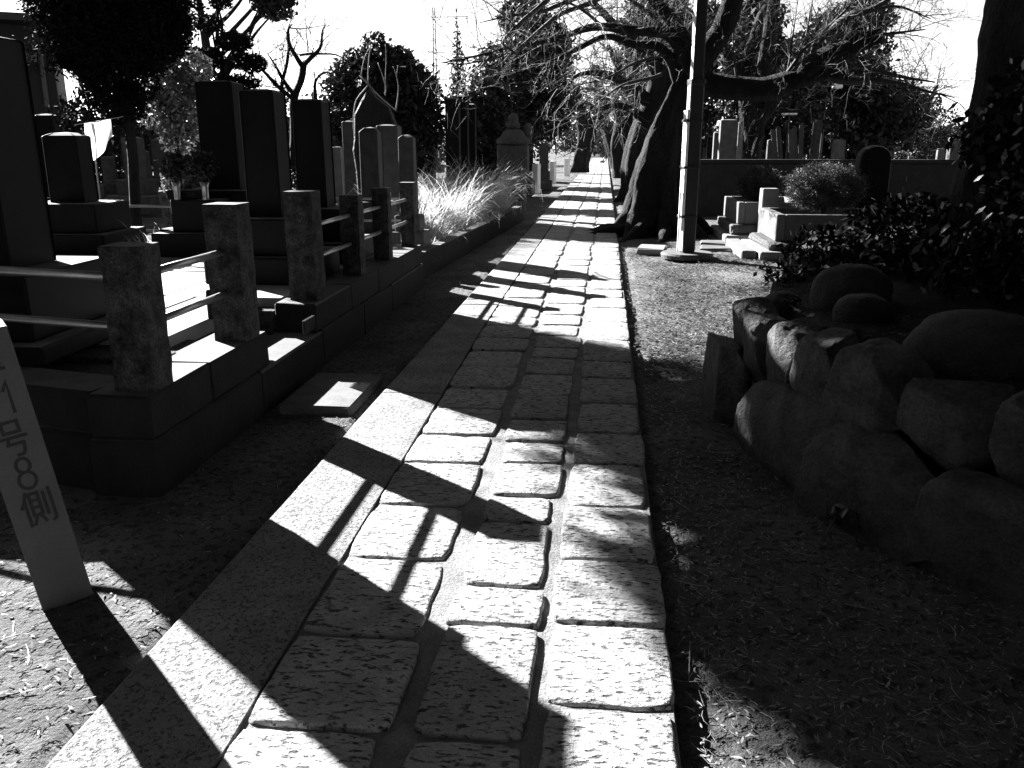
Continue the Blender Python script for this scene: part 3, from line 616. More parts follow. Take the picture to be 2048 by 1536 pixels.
def hewn(name, rx, ry, rz, m, parent, loc, rot, seed, cuts=9, lo=.62, hi=.86):
    """a split field stone: rounded block with flat broken faces"""
    import bmesh
    rg = random.Random(seed); bm = bmesh.new(); bmesh.ops.create_icosphere(bm, subdivisions=5, radius=1)
    pl = [(Vector((0, -1, rg.uniform(-.1, .2))).normalized(), .74)]
    for k in range(cuts):
        n = Vector((rg.gauss(0, 1), rg.gauss(-.3, .8), rg.gauss(0, 1))).normalized(); pl.append((n, rg.uniform(lo, hi) + .12))
    for v in bm.verts:
        c = v.co.copy(); q = (abs(c.x) ** 5 + abs(c.y) ** 5 + abs(c.z) ** 5) ** (1 / 5); c = c / q
        c.x *= 1 - .12 * c.z
        for n, d in pl:
            s_ = c.dot(n)
            if s_ > d: c = c - n * (s_ - d) * .94
        f = 1 + .035 * noise.noise(c * 3 + Vector((seed, 0, 0))) + .018 * noise.noise(c * 8 + Vector((seed, 3, 0))) + .008 * noise.noise(c * 20 + Vector((seed, 3, 0)))
        v.co = Vector((c.x * rx, c.y * ry, c.z * rz)) * f * 1.08
    d = bpy.data.meshes.new(name); bm.to_mesh(d); bm.free(); d.materials.append(m); d.polygons.foreach_set('use_smooth', [True] * len(d.polygons))
    return ob(name, d, parent, loc, rot)
for i, (x, y, z, a, b, c, hd, ln, p) in enumerate(STN):
    top = i in (1, 2, 3, 4, 5, 6, 7, 8)
    o = hewn('wall_stone', a * 1.04, b, c * 1.06, M['rock'], rwall, (x, y, z), (R(ln), R([0, 20, 22, 24, 22, 10, 2, 0, 0][i] if top else random.uniform(-3, 3)), R(-hd)), 10 + i, cuts=8)
def inside(x, y):
    """signed height of the soil mound held by the wall"""
    pts = [(.98, 5.6), (.98, 4.9), (1.03, 4.4), (1.15, 3.95), (1.3, 3.6), (1.48, 3.32), (1.7, 3.1), (2.0, 2.95), (3, 2.8)]
    # distance outside polyline (left/below)
    def xl(yy):
        for (x0, y0), (x1, y1) in zip(pts[:-1], pts[1:]):
            if y1 <= yy <= y0: return x0 + (x1 - x0) * (y0 - yy) / (y0 - y1)
        return pts[0][0] if yy > 5.6 else 9
    return x - xl(y)
V = []; xs = np.linspace(.8, 9, 70); ys = np.linspace(2.7, 11.5, 80)
for y in ys:
    for x in xs:
        d = inside(x, y)
        if y > 5.6: d = min(d, x - (.98 + (y - 5.6) * .28))
        t = max(0, min(1, d / .10 + .2)); far = max(0, min(1, (11.2 - y) / 1.6))
        V.append((x, y, -.25 + (.83 + .10 * min(1, max(0, d) / 1.2) + .05 * noise.noise(Vector((x * 2, y * 2, 0))) + .015 * noise.noise(Vector((x * 9, y * 9, 0)))) * t * far))
n = len(xs); i = np.arange((len(ys) - 1) * (n - 1)); r, c = i // (n - 1), i % (n - 1); a = r * n + c
tag(ob('planting_mound', fastmesh('planting_mound', V, np.stack([a, a + 1, a + n + 1, a + n], 1), M['mound_soil'], True)), kind='structure')
for k, (x, y, z, a, b, c, rz, lab) in enumerate([(1.40, 4.95, .66, .21, .20, .19, 30, 'dark rounded boulder on the mound, farthest of three'), (1.36, 4.52, .62, .15, .15, .14, 10, 'small rounded boulder in the middle of the three on the mound'), (1.63, 3.75, .62, .30, .24, .19, -25, 'largest smooth boulder on the mound nearest the viewer'), (1.10, 5.25, .52, .13, .12, .12, 0, 'jagged stone with bright top at the far end of the retaining wall')]):
    o = rock('boulder', a, b, c, M['boulder'], None, (x, y, z), (0, 0, R(rz)), p=2.3, amp=.1, sub=4, seed=k * 5.3 + 1); tag(o, lab, 'boulder')

# ------------------------------------------------------------------ trees
def trunk_mesh(pl, n=28, lob=5, amp=.16, sd=0.0, flare=.5, steps=9, nz=.08):
    C = bez(pl, steps); V = []; F = []; N = len(C)
    z0 = C[0][2]
    for i, c in enumerate(C):
        h = abs(c[2] - z0); fl = 1 + flare * math.exp(-h / .35); la = amp * (1 + 1.6 * math.exp(-h / .5))
        for k in range(n):
            a = 2 * math.pi * k / n
            q = 1 + la * .8 * noise.noise(Vector((math.cos(a) * lob * .4, math.sin(a) * lob * .4, h * .5 + sd))) + nz * noise.noise(Vector((math.cos(a) * 3.5, math.sin(a) * 3.5, h * 3 + sd))) + nz * .6 * noise.noise(Vector((math.cos(a) * 9, math.sin(a) * 9, h * 7 + sd)))
            q += la * .35 * math.sin(lob * a + h * 1.1 + sd)
            V.append((c[0] + c[3] * fl * q * math.cos(a), c[1] + c[3] * fl * q * math.sin(a), c[2]))
    for i in range(N - 1):
        for k in range(n): F.append([i * n + k, i * n + (k + 1) % n, (i + 1) * n + (k + 1) % n, (i + 1) * n + k])
    F.append([(N - 1) * n + k for k in range(n)]); return V, F
def limb(pl, n=10, wob=.0, steps=4):
    C = bez(pl, steps)
    C = [np.array([c[0] + wob * noise.noise(Vector((c[0] * 2, c[2] * 2, 1))), c[1] + wob * noise.noise(Vector((c[0] * 2, c[2] * 2, 7))), c[2] + wob * noise.noise(Vector((c[0] * 2, c[2] * 2, 4))), c[3]]) for c in C]
    return tube([c[:3] for c in C], [max(.0015, c[3] * (1 + .12 * noise.noise(Vector((c[0] * 6, c[2] * 6, 2))))) for c in C], n)
def twigs(paths, per_m, L0, gen=3, droop=.25, r0=.008, rmin=.0018, sd=1, up=.2, spread=1.0, tmin=.15):
    """recursive side twigs along guide paths; each path a list of (x,y,z,r)"""
    rg = random.Random(sd); parts = []
    def grow(p, d, L, r, g):
        ns = 5 if g == gen else 4; pts = [p.copy()]; dd = d.copy()
        for i in range(ns):
            dd = (dd + Vector((rg.gauss(0, .16), rg.gauss(0, .16), rg.gauss(0, .14) - droop * .12)) * 1.0).normalized(); pts.append(pts[-1] + dd * L / ns)
        parts.append(tube(pts, [max(rmin, r * (1 - .75 * i / ns)) for i in range(ns + 1)], 4 if g == gen else 3, False))
        if g > 1:
            for i in range(rg.randint(3, 5)):
                k = rg.randint(1, ns); q = pts[k]; t = (pts[k] - pts[k - 1]).normalized()
                nd = (t * .8 + Vector((rg.gauss(0, 1), rg.gauss(0, 1), rg.gauss(0, .8) - droop * .3)).normalized() * .85 * spread).normalized()
                grow(q, nd, L * rg.uniform(.35, .65), r * .6, g - 1)
    for pl in paths:
        C = bez(pl, 4)
        for a, b in zip(C[:-1], C[1:]):
            A, B = Vector(a[:3]), Vector(b[:3]); ln = (B - A).length; m = ln * per_m; m = int(m) + (rg.random() < m - int(m))
            for _ in range(m):
                t = rg.random(); p = A.lerp(B, t); tg = (B - A).normalized()
                d = (tg * .7 + Vector((rg.gauss(0, 1), rg.gauss(0, 1), rg.gauss(0, 1) + up - droop)).normalized() * spread).normalized()
                grow(p, d, L0 * rg.uniform(.4, 1.2), min(r0, a[3] * .7 + .001), gen)
    return join2(parts)
def join2(parts):
    V = []; F = []; o = 0
    for v, f in parts:
        V.extend(v); F.extend([[i + o for i in q] for q in f]); o += len(v)
    return V, F
def toarr(vf):
    V, F = vf; return np.array([tuple(v) for v in V], np.float32), np.array(F, np.int32)
def tree(name, label, trunk, limbs, tw=(), twp=None, m='bark', cat='tree', group=None, nt_=28, amp=.16, flare=.5, twm='twig', sd=0.0, lob=5, ln=10):
    t = empty(name, (0, 0, 0)); tag(t, label, cat, group)
    # children keep world coordinates: origin at the tree's foot
    base = Vector(trunk[0][:3]); t.location = base
    def ch(nm, vf, mm, smooth=True, fast=False):
        o = ob(nm, fastmesh(nm, *toarr(vf), mm, smooth) if fast else me(nm, *vf, mm, smooth), t); o.location = -base; return o
    ch('trunk', trunk_mesh(trunk, nt_, lob, amp, sd, flare), M[m])
    for l in limbs: ch('limb', limb(l, ln, .04), M[m])
    for l in tw: ch('branch', limb(l, 6, .05), M[twm])
    if twp: ch('twigs', twigs(**twp), M[twm], False, True)
    return t
C1T = [[1.147,15.6,-0.141,0.66],[1.071,15.6,0.15,0.6],[0.999,15.6,0.543,0.5],[0.997,15.6,1.145,0.43],[1.136,15.6,1.817,0.35],[1.306,15.6,2.309,0.3],[1.442,15.5,2.703,0.26]]; C1L = [[[1.385,15.5,2.544,0.22],[1.653,15.2,3.026,0.2],[1.877,15,3.49,0.18],[2.075,14.8,4.109,0.15],[2.278,14.5,4.737,0.1]],[[1.396,15.6,2.51,0.24],[1.89,15.5,2.445,0.21],[2.54,15.4,2.371,0.2],[3.036,15.3,2.518,0.18],[3.444,15.2,2.624,0.16],[3.805,15.1,2.698,0.14]],[[3.076,15.3,2.518,0.15],[3.416,15.0,2.836,0.15],[3.812,14.8,2.984,0.14],[4.212,14.6,3.131,0.125]],[[1.339,15.5,2.624,0.15],[1.024,15.0,3.164,0.1],[0.562,14.6,3.213,0.08],[-0.143,14.1,3.227,0.06],[-0.654,13.6,3.048,0.045],[-1.141,13.2,2.9,0.032],[-1.557,13,2.817,0.022],[-2.037,12.8,2.668,0.013],[-2.328,12.6,2.594,0.006]],[[1.264,15.5,2.465,0.12],[0.878,15.1,2.985,0.08],[0.418,14.8,3.051,0.062],[-0.025,14.5,3.135,0.05],[-0.446,14.2,2.947,0.038],[-0.976,14,2.715,0.022],[-1.5,13.8,2.522,0.01]],[[1.399,15.4,2.853,0.15],[1.054,15,3.352,0.11],[0.662,14.7,3.722,0.08],[0.216,14.4,4.002,0.06]],[[1.532,15.4,2.694,0.14],[1.868,15.8,3.362,0.11],[2.396,16.2,3.803,0.09],[2.931,16.6,4.335,0.06]]]; C1W = [[[0.569,13.8,3.959,0.07],[-0.146,13.3,3.522,0.045],[-0.799,12.9,3.167,0.03],[-1.229,12.6,2.793,0.02],[-1.498,12.5,2.558,0.008]],[[0.055,13.0,3.825,0.05],[-0.617,12.7,3.344,0.035],[-1.083,12.5,3.196,0.025],[-1.745,12.3,3.103,0.006]],[[-0.285,12.8,3.733,0.045],[-0.973,12.4,3.243,0.03],[-1.258,12.2,2.972,0.02],[-1.382,12.1,2.806,0.016],[-1.214,12.1,2.679,0.012]],[[-1.141,13.2,2.9,0.03],[-1.558,13.0,2.722,0.02],[-2.002,12.8,2.601,0.012],[-2.342,12.6,2.594,0.006]],[[4.212,14.6,3.131,0.03],[4.417,14.5,3.132,0.022],[4.743,14.4,3.172,0.008]],[[3.447,15.2,2.586,0.07],[3.88,15,2.477,0.055],[4.29,14.8,2.438,0.05],[4.689,14.6,2.371,0.035],[5.006,14.4,2.254,0.02],[5.238,14.3,2.161,0.01]],[[3.72,15.1,2.767,0.05],[4.172,15,2.641,0.04],[4.613,14.9,2.555,0.03],[5.125,14.8,2.432,0.012]],[[3.492,15,3.246,0.08],[3.726,14.8,3.436,0.07],[3.965,14.6,3.477,0.05],[4.251,14.4,3.653,0.03]],[[3.772,14.8,2.999,0.03],[4.052,14.8,3.215,0.03],[3.949,14.8,3.469,0.05]],[[4.122,14.8,2.922,0.02],[4.165,14.8,3.213,0.018],[4.125,14.8,3.431,0.014]],[[3.965,14.6,3.477,0.03],[4.374,14.5,3.492,0.02],[4.797,14.4,3.311,0.008]],[[2.841,15.3,2.442,0.05],[3.102,15.2,2.896,0.035],[3.415,15,3.247,0.03],[3.711,14.8,3.58,0.02]],[[2.124,15.4,2.453,0.02],[2.053,15.4,3.003,0.014],[1.983,15.4,3.542,0.007]],[[2.946,15.3,2.636,0.02],[2.973,15.3,3.06,0.018],[2.995,15.3,3.439,0.012]],[[3.183,15.3,2.673,0.022],[3.217,15.3,3.171,0.017],[3.287,15.3,3.696,0.01]],[[3.608,15.3,2.808,0.018],[3.62,15.3,3.091,0.012],[3.68,15.3,3.279,0.006]],[[1.733,15.4,2.771,0.02],[1.751,15.4,3.392,0.03],[2.083,15.4,3.616,0.02],[2.267,15.4,3.84,0.01]],[[1.024,15.0,3.164,0.05],[0.549,14.6,3.528,0.035],[0.146,14.3,3.776,0.02]],[[-0.143,14.1,3.227,0.03],[-0.41,13.9,3.444,0.02],[-0.816,13.7,3.594,0.014]],[[0.922,15.1,2.908,0.03],[0.432,14.9,2.78,0.025],[0.113,14.7,2.575,0.02],[-0.523,14.5,2.414,0.01]],[[0.867,15.3,2.613,0.035],[0.527,15,2.516,0.028],[0.162,14.8,2.351,0.02],[-0.197,14.6,2.149,0.008]]]
G3 = 'old bare cherry trees along the right side of the path'
c1 = tree('cherry_tree', 'huge gnarled bare cherry tree right behind the lamp post, its twigs hanging over the path', C1T, C1L, C1W, dict(paths=C1L[3:6] + C1W + C1L[1:3], per_m=6.5, L0=.85, gen=3, droop=-.1, r0=.009, rmin=.0016, sd=3, spread=1.1), group=G3, nt_=80, amp=.28, flare=.35, sd=2.0, lob=6)
rt_ = []
for a, L_ in ((200, 1.3), (235, 1.1), (262, .9), (180, 1.2), (300, .8)):
    ca, sa = math.cos(R(a)), math.sin(R(a)); x0, y0 = C1T[0][0], C1T[0][1]
    rt_.append(limb([(x0 + ca * .45, y0 + sa * .45, .35, .16), (x0 + ca * .7, y0 + sa * .7, .10, .12), (x0 + ca * (.7 + L_ * .4), y0 + sa * (.7 + L_ * .4), .02, .08), (x0 + ca * (.5 + L_), y0 + sa * (.5 + L_), -.08, .03)], 9, .12))
o = mo('surface_roots', *join2(rt_), M['bark'], c1, smooth=True); o.location = -c1.location
# a drooping twig curtain over the path, hanging from the second cherry
C2T = [[1.202,24.5,-0.114,0.62],[1.048,24.5,0.267,0.5],[0.883,24.5,0.941,0.42],[0.987,24.5,1.737,0.36],[1.284,24.5,2.646,0.32],[1.443,24.5,3.534,0.28],[1.649,24.3,4.379,0.25],[1.84,24,5.174,0.2]]; C2L = [[[1.388,24.5,3.283,0.2],[0.809,24,3.989,0.16],[0.01,23.5,4.541,0.1],[-0.498,23,4.944,0.07]],[[1.156,24.5,2.518,0.18],[0.587,24,3.003,0.14],[-0.013,23.5,3.22,0.1],[-0.708,23,3.189,0.05],[-1.435,22.5,2.744,0.02]],[[1.382,24.5,3.409,0.16],[2.002,24.5,4.152,0.12],[2.35,24.5,4.881,0.1]],[[1.038,24.5,2.13,0.13],[0.476,24,2.437,0.1],[-0.119,23.5,2.42,0.06],[-0.813,23,2.096,0.02]]]
tree('cherry_tree', 'second bare cherry tree from the lamp post with fluted leaning trunk', C2T, C2L, (), dict(paths=C2L, per_m=5.5, L0=1.3, gen=3, droop=-.05, r0=.016, rmin=.0035, sd=8), group=G3, amp=.24, sd=5.0, flare=.4)
C3T = [[0.812,36,0.163,0.4],[0.693,36,0.677,0.38],[0.565,36,1.461,0.38],[0.724,36,2.619,0.33],[1.062,36,4.127,0.28],[1.384,36,5.778,0.2]]; C3L = [[[0.638,36,2.235,0.2],[0.211,35.5,2.981,0.15],[-0.485,35,3.517,0.08],[-1.242,34.5,3.493,0.03]],[[0.809,36,3.0,0.2],[0.467,36,4.318,0.15],[-0.053,36,5.248,0.08]],[[0.894,36,3.378,0.18],[1.625,36,4.679,0.12],[2.155,36,5.769,0.06]]]
tree('cherry_tree', 'third cherry tree from the lamp post, thick black trunk close to the path', C3T, C3L, (), dict(paths=C3L, per_m=5, L0=1.6, gen=3, droop=.1, r0=.02, rmin=.005, sd=9), group=G3, sd=7.0, flare=.3)
C4T = [[0.716,50,0.165,0.36],[0.527,50,0.766,0.34],[0.217,50,1.716,0.36],[-0.15,50,2.791,0.34],[-0.409,50,4.117,0.3],[-0.727,50,5.685,0.2]]; C4L = [[[-0.225,50,2.524,0.25],[-0.807,50,3.459,0.15],[-1.511,50,3.859,0.08]],[[-0.233,50,2.791,0.25],[0.289,50,3.85,0.15],[0.657,50,5.155,0.08]]]
tree('cherry_tree', 'farthest cherry tree on the right, bulging trunk at the end of the path', C4T, C4L, (), dict(paths=C4L, per_m=4, L0=2.4, gen=2, droop=.5, r0=.03, rmin=.01, sd=10), group=G3, sd=9.0, flare=.2)
CLT = [[-1.364,46,0.062,0.42],[-1.274,46,0.696,0.42],[-1.034,46,1.575,0.45],[-1.055,46,2.444,0.45],[-1.382,46,3.305,0.3],[-1.661,46,4.399,0.2]]; CLL = [[[-1.052,46,2.32,0.35],[-0.474,46,2.812,0.2],[0.019,46,3.421,0.1]],[[-1.163,46,2.691,0.3],[-2.03,46,3.674,0.15],[-2.807,46,4.165,0.06]]]
tree('cherry_tree', 'thick dark trunk on the left side of the far path', CLT, CLL, (), dict(paths=CLL, per_m=4, L0=2.0, gen=2, droop=.5, r0=.03, rmin=.01, sd=14), sd=13.0, flare=.2)
T4T = [[-7.241,20,1.024,0.124],[-7.201,20,1.925,0.105],[-7.185,20,2.477,0.093],[-6.988,20,2.911,0.081],[-6.907,20,3.233,0.074]]; T4L = [[[-6.909,20,3.211,0.062],[-7.09,20,3.469,0.05],[-7.225,20,3.715,0.043],[-7.229,20,3.978,0.031],[-7.103,20,4.103,0.012]],[[-6.907,20,3.233,0.056],[-6.497,20,3.601,0.037],[-6.416,20,3.968,0.019],[-6.352,20,4.072,0.006]],[[-6.975,20,3.447,0.031],[-6.622,20,3.465,0.025],[-6.134,20,3.438,0.019],[-5.818,20,3.276,0.009]],[[-7.495,20,2.478,0.062],[-7.415,20,2.914,0.043],[-7.245,20,3.45,0.031],[-7.241,20,3.662,0.025]],[[-7.177,20,2.586,0.056],[-7.477,20,3.022,0.037],[-7.735,20,3.508,0.012]],[[-7.185,20,2.477,0.05],[-7.609,20,2.861,0.043],[-8.028,20,3.264,0.031],[-8.161,20,3.373,0.012]],[[-6.663,20,2.474,0.05],[-6.658,20,2.908,0.031],[-6.355,20,3.067,0.025],[-6.192,20,2.851,0.019]],[[-7.225,20,4.031,0.019],[-6.82,20,3.994,0.012],[-6.352,20,4.072,0.006]],[[-6.807,20,3.498,0.019],[-6.798,20,3.973,0.009]]]
tree('pruned_bare_tree', 'bare pruned tree with knobbly crooked limbs against the white sky', T4T, T4L, (), dict(paths=T4L, per_m=6, L0=.75, gen=3, droop=-.3, r0=.012, rmin=.003, sd=20), sd=15.0, nt_=14, twm='bark')
T8W = [[[-3.726,12.9,1.413,0.011],[-3.734,12.9,1.843,0.01],[-3.689,12.9,2.125,0.009],[-3.506,12.9,2.333,0.008]],[[-3.506,12.9,2.333,0.01],[-3.467,12.9,2.677,0.008],[-3.428,12.9,2.881,0.004]],[[-3.597,12.9,2.472,0.008],[-3.525,12.9,2.712,0.006],[-3.428,12.9,2.881,0.003]],[[-3.612,12.9,2.473,0.012],[-3.362,12.9,2.193,0.012],[-3.107,12.9,1.982,0.01]],[[-3.264,12.9,2.193,0.011],[-3.243,12.9,2.345,0.009],[-3.335,12.9,2.642,0.004]],[[-3.243,12.9,2.345,0.007],[-3.214,12.9,2.675,0.005],[-3.22,12.9,2.892,0.003]],[[-3.108,12.9,1.968,0.01],[-3.044,12.9,2.261,0.008],[-3.067,12.9,2.455,0.006],[-3.114,12.9,2.592,0.004]],[[-3.067,12.9,2.455,0.005],[-3.039,12.9,2.605,0.003]]]
wl = empty('bare_sapling', (T8W[0][0][0], 12.9, .1)); tag(wl, 'thin bare sapling whose sunlit stems arch up in front of the pointed slab', 'sapling')
o = mo('stems', *join2([limb(l, 6, .02) for l in T8W]), M['palebark'], wl, smooth=True); o.location = -wl.location
C5 = [[[3.746,23,0.982,0.25],[3.769,23,2.324,0.2],[3.86,23,3.504,0.17],[3.948,23,4.648,0.15],[3.993,23,5.54,0.12]],[[3.821,23.4,1.35,0.2],[3.503,23.4,2.583,0.16],[3.539,23.4,3.779,0.14],[3.886,23.4,4.82,0.12]],[[3.719,22.7,1.837,0.16],[4.225,22.7,2.781,0.13],[4.869,22.7,3.582,0.1],[5.029,22.7,4.368,0.07]],[[3.778,23,2.204,0.12],[3.278,23,3.158,0.1],[2.598,23,4.212,0.07]],[[3.687,22.2,1.18,0.1],[3.742,22.2,1.712,0.08],[3.87,22.2,2.352,0.06],[4.142,22.2,2.638,0.05]]]
t5 = empty('multi_stem_tree', (C5[0][0][0], C5[0][0][1], 0)); tag(t5, 'bare tree of several slanting grey stems behind the long wall', 'tree')
o = mo('trunk', *join2([limb(l, 12, .1) for l in C5]), M['bark'], t5, smooth=True); o.location = -t5.location
o = ob('twigs', fastmesh('twigs', *toarr(twigs(C5, 6, 1.3, 3, .1, .014, .003, 31)), M['bark']), t5); o.location = -t5.location
T9T = [[[12.351,38,1.261,0.25],[12.29,38,2.251,0.2],[12.309,38,3.226,0.12],[12.293,38,3.995,0.06]],[[12.327,38,1.46,0.2],[11.826,38,2.839,0.12],[11.516,38,3.809,0.05]],[[12.382,38,1.659,0.2],[12.893,38,2.932,0.12],[13.365,38,3.797,0.05]],[[12.255,38,2.054,0.1],[11.855,38,3.421,0.06],[11.373,38,4.193,0.02]],[[12.35,38,2.251,0.1],[12.661,38,3.224,0.06],[13.221,38,3.414,0.03]]]
t9 = empty('upright_bare_tree', (T9T[0][0][0], 38, 0)); tag(t9, 'fan-shaped bare tree far right above the gravestones', 'tree')
o = mo('trunk', *join2([limb(l, 8, .1) for l in T9T]), M['bark'], t9, smooth=True); o.location = -t9.location
o = ob('twigs', fastmesh('twigs', *toarr(twigs(T9T, 5, 1.5, 3, -.4, .02, .006, 33)), M['bark']), t9); o.location = -t9.location

def leafy(name, label, x, y, z0, lobes, n, size, m='leaf', asp=.5, trunk=.06, surf=.5, group=None, zt=None, cat='tree', limbs=7, z_base=-.1):
    """lobes in world coordinates"""
    t = empty(name, (x, y, z_base)); tag(t, label, cat, group)
    V, F = leafcloud(lobes, n, size, asp, surf); V = V - np.array([x, y, z_base])
    ob('crown', fastmesh('crown', V, F, M[m]), t)
    zt = zt or max(l[2] for l in lobes) - z_base
    parts = [limb([(0, 0, 0, trunk), (.05 * zt * .2, 0, zt * .4, trunk * .8), (-.02 * zt, .02, zt * .75, trunk * .5), (0, 0, zt, trunk * .2)], 9, .05)]
    rg = random.Random(int(x * 100))
    for k in range(limbs):
        l = lobes[k % len(lobes)]; zz = max(.2 * zt, (l[2] - z_base) * rg.uniform(.5, .8))
        parts.append(limb([(0, 0, zz, trunk * .45), ((l[0] - x) * .5, (l[1] - y) * .5, (zz + l[2] - z_base) / 2, trunk * .3), (l[0] - x + rg.uniform(-.3, .3) * l[3], l[1] - y, l[2] - z_base + rg.uniform(0, .5) * l[5], trunk * .1)], 6, .05))
    o = mo('trunk', *join2(parts), M['bark'], t, smooth=True); return t
def blob(x, y, z0, z1, r, k, seed, taper=.6, rr=.45):
    """a crown of k lobes between heights z0 and z1, widest at radius r"""
    rg = random.Random(seed); out_ = []
    for i in range(k):
        t = (i + .5) / k; prof = math.sin(math.pi * min(1, .12 + t * .88)) ** taper; a = rg.uniform(0, 6.28); q = r * prof * rg.uniform(.45, .75); s = r * rr * rg.uniform(.75, 1.25)
        out_.append((x + q * math.cos(a), y + q * math.sin(a), z0 + (z1 - z0) * t, s, s, s * .8))
    return out_
# T1: big dense evergreen on the left; unseen lobes above the frame shaped for the shade they cast
lb_ = [(-5.75, 10.0, 4.5, 1.1, 1.1, .5), (-5.7, 9.9, 5.3, 1.35, 1.4, .8), (-5.6, 9.8, 6.2, 1.1, 1.2, .8)]
lb_ += [(-5.83, 9.35, 4.6, .7, .7, .5), (-6.45, 9.25, 5.2, .85, .8, .7), (-6.9, 9.45, 5.9, .85, .85, .7), (-6.5, 10.7, 6.3, 1.1, 1.1, .9), (-7.4, 9.6, 6.9, 1.0, 1.0, .9), (-6.6, 8.65, 5.05, .5, .5, .4), (-6.95, 8.6, 5.6, .7, .6, .5), (-7.5, 8.9, 6.3, .8, .8, .6), (-5.6, 12.3, 5.6, 1.2, 1.2, .6), (-5.0, 13.1, 5.8, 1.1, 1.1, .6)]
lb_ += [(-7.6, 9.53, 5.6, .6, .55, .4), (-7.2, 9.13, 5.6, .6, .55, .4), (-6.7, 8.83, 5.6, .55, .5, .4), (-7.3, 8.33, 5.6, .5, .45, .35)]
low_ = [(-6.0, 10.2, 2.0, .40, .42, .36), (-6.1, 10.2, 2.3, .50, .5, .4), (-5.85, 10.2, 2.75, .72, .75, .5), (-5.72, 10.2, 3.2, .88, .85, .55), (-5.7, 10.15, 3.8, .95, .95, .6), (-5.45, 10.2, 2.85, .5, .6, .45)]
low_ += [(-5.85 + .66 * math.cos(a), 10.2 + .5 * math.sin(a), 2.75 + .23 * k % 1.1, .3, .32, .28) for k, a in enumerate(np.linspace(0, 12, 14))] + [(-6.05 + .36 * math.cos(a), 10.2 + .4 * math.sin(a), 1.95 + .1 * k, .2, .2, .2) for k, a in enumerate(np.linspace(0, 6, 7))] + [(-6.75, 10.2, 2.35, .26, .3, .3), (-6.6, 10.2, 1.95, .16, .2, .22), (-6.35, 10.1, 1.7, .12, .2, .16), (-5.5, 10.2, 2.2, .2, .2, .2)]
leafy('dense_evergreen_tree', 'broad dense black evergreen tree at upper left, running out of the top of the picture', -5.8, 10.2, 0, lb_, 80000, .062, 'needle', .45, .075, .35)
te_ = bpy.data.objects['dense_evergreen_tree']
def thin(V, rays):
    """remove leaves along sun rays so light reaches chosen points"""
    Q = V.reshape(-1, 4, 3); C = Q.mean(1); k = np.ones(len(C), bool); d = np.array(sd)
    for p, r in rays:
        w_ = C - np.array(p); k &= np.linalg.norm(w_ - (w_ @ d)[:, None] * d, axis=1) > r
    V = Q[k].reshape(-1, 3); return V, np.arange(len(V)).reshape(-1, 4)
CARVED_GAPS = [((.90, 4.45, .58), .12), ((.96, 4.12, .52), .11), ((.80, 4.2, .12), .08), ((.93, 4.85, .6), .12), ((-5.62, 9.3, 1.55), .3), ((-5.58, 10.55, .62), .2), ((1.12, 3.75, .6), .06), ((.62, 1.8, 0), .12)]  # holes carved in the crown to put sun spots on these targets
cr_ = [c for c in te_.children if c.name.startswith('crown')][0]
old_ = np.empty(len(cr_.data.vertices) * 3, np.float32); cr_.data.vertices.foreach_get('co', old_)
V, F = thin(old_.reshape(-1, 3) + np.array(te_.location), CARVED_GAPS); cr_.data = fastmesh('crown', V - np.array(te_.location), F, M['needle'])
V, F = leafcloud(low_, 110000, .027, .5, .35); V, F = thin(V, CARVED_GAPS); ob('lower_crown', fastmesh('lower_crown', V - np.array(te_.location), F, M['needle']), te_)
leafy('camellia_tree', 'rounded small tree with glossy sun-glinting leaves left of the tallest tombstone', -6.0, 11.9, 0, [(-6.05, 11.9, 2.3, .38, .36, .36), (-5.85, 11.9, 1.95, .38, .36, .36), (-6.2, 11.9, 1.95, .3, .3, .3), (-5.75, 11.95, 2.5, .3, .3, .26), (-6.0, 11.9, 1.55, .22, .25, .2)], 5200, .042, 'sparkle', .5, .025, .5)
leafy('camellia_bush', 'low glossy bush behind the flower vases', -4.45, 8.75, 0, [(-4.47, 8.75, 1.12, .16, .16, .17), (-4.3, 8.8, 1.22, .12, .14, .13)], 700, .03, 'sparkle', .5, .012, cat='shrub')
T3 = [(l[0], l[1], l[2], l[3] * .74, l[4], l[5] * .72) for l in [(-9.2, 20, 3.4, .55, .5, .3), (-8.5, 20, 3.75, .5, .5, .28), (-9.1, 20, 4.15, .4, .4, .25), (-8.75, 20, 4.6, .32, .3, .24), (-8.2, 20, 3.3, .5, .5, .28), (-9.4, 20, 2.9, .5, .5, .3), (-8.4, 20, 2.85, .5, .5, .25), (-8.8, 20, 4.9, .16, .16, .2)]]
leafy('cloud_pruned_pine', 'cloud-pruned pine silhouetted between the big evergreen and the bare tree', -8.8, 20, 0, T3, 5200, .07, 'needle', .3, .1)
leafy('round_evergreen_tree', 'broad round evergreen behind the pointed stone slab', -4.65, 18.2, 0, [(-4.7, 18.2, 2.3, .9, .9, .7), (-5.2, 18.2, 2.6, .6, .6, .5), (-4.1, 18.2, 2.5, .65, .6, .55), (-4.6, 18.2, 3.0, .7, .6, .45), (-5.3, 18.2, 1.9, .5, .5, .5), (-3.85, 18.2, 1.9, .5, .5, .6), (-4.75, 18.2, 3.4, .25, .25, .3), (-5.3, 18.2, 3.1, .2, .2, .25), (-4.1, 18.2, 3.1, .2, .2, .22)], 26000, .06, 'leaf', .45, .1)
T6 = [(-11.0, 28, 6.3, .8, .8, .4), (-10.5, 28, 5.95, .7, .7, .35), (-10.45, 28, 5.5, .5, .4, .25), (-9.8, 28, 6.3, .7, .6, .3), (-11.7, 28, 6.4, .6, .6, .25), (-9.9, 28, 6.8, 1.0, .8, .4), (-10.9, 28, 5.7, .3, .3, .2)]
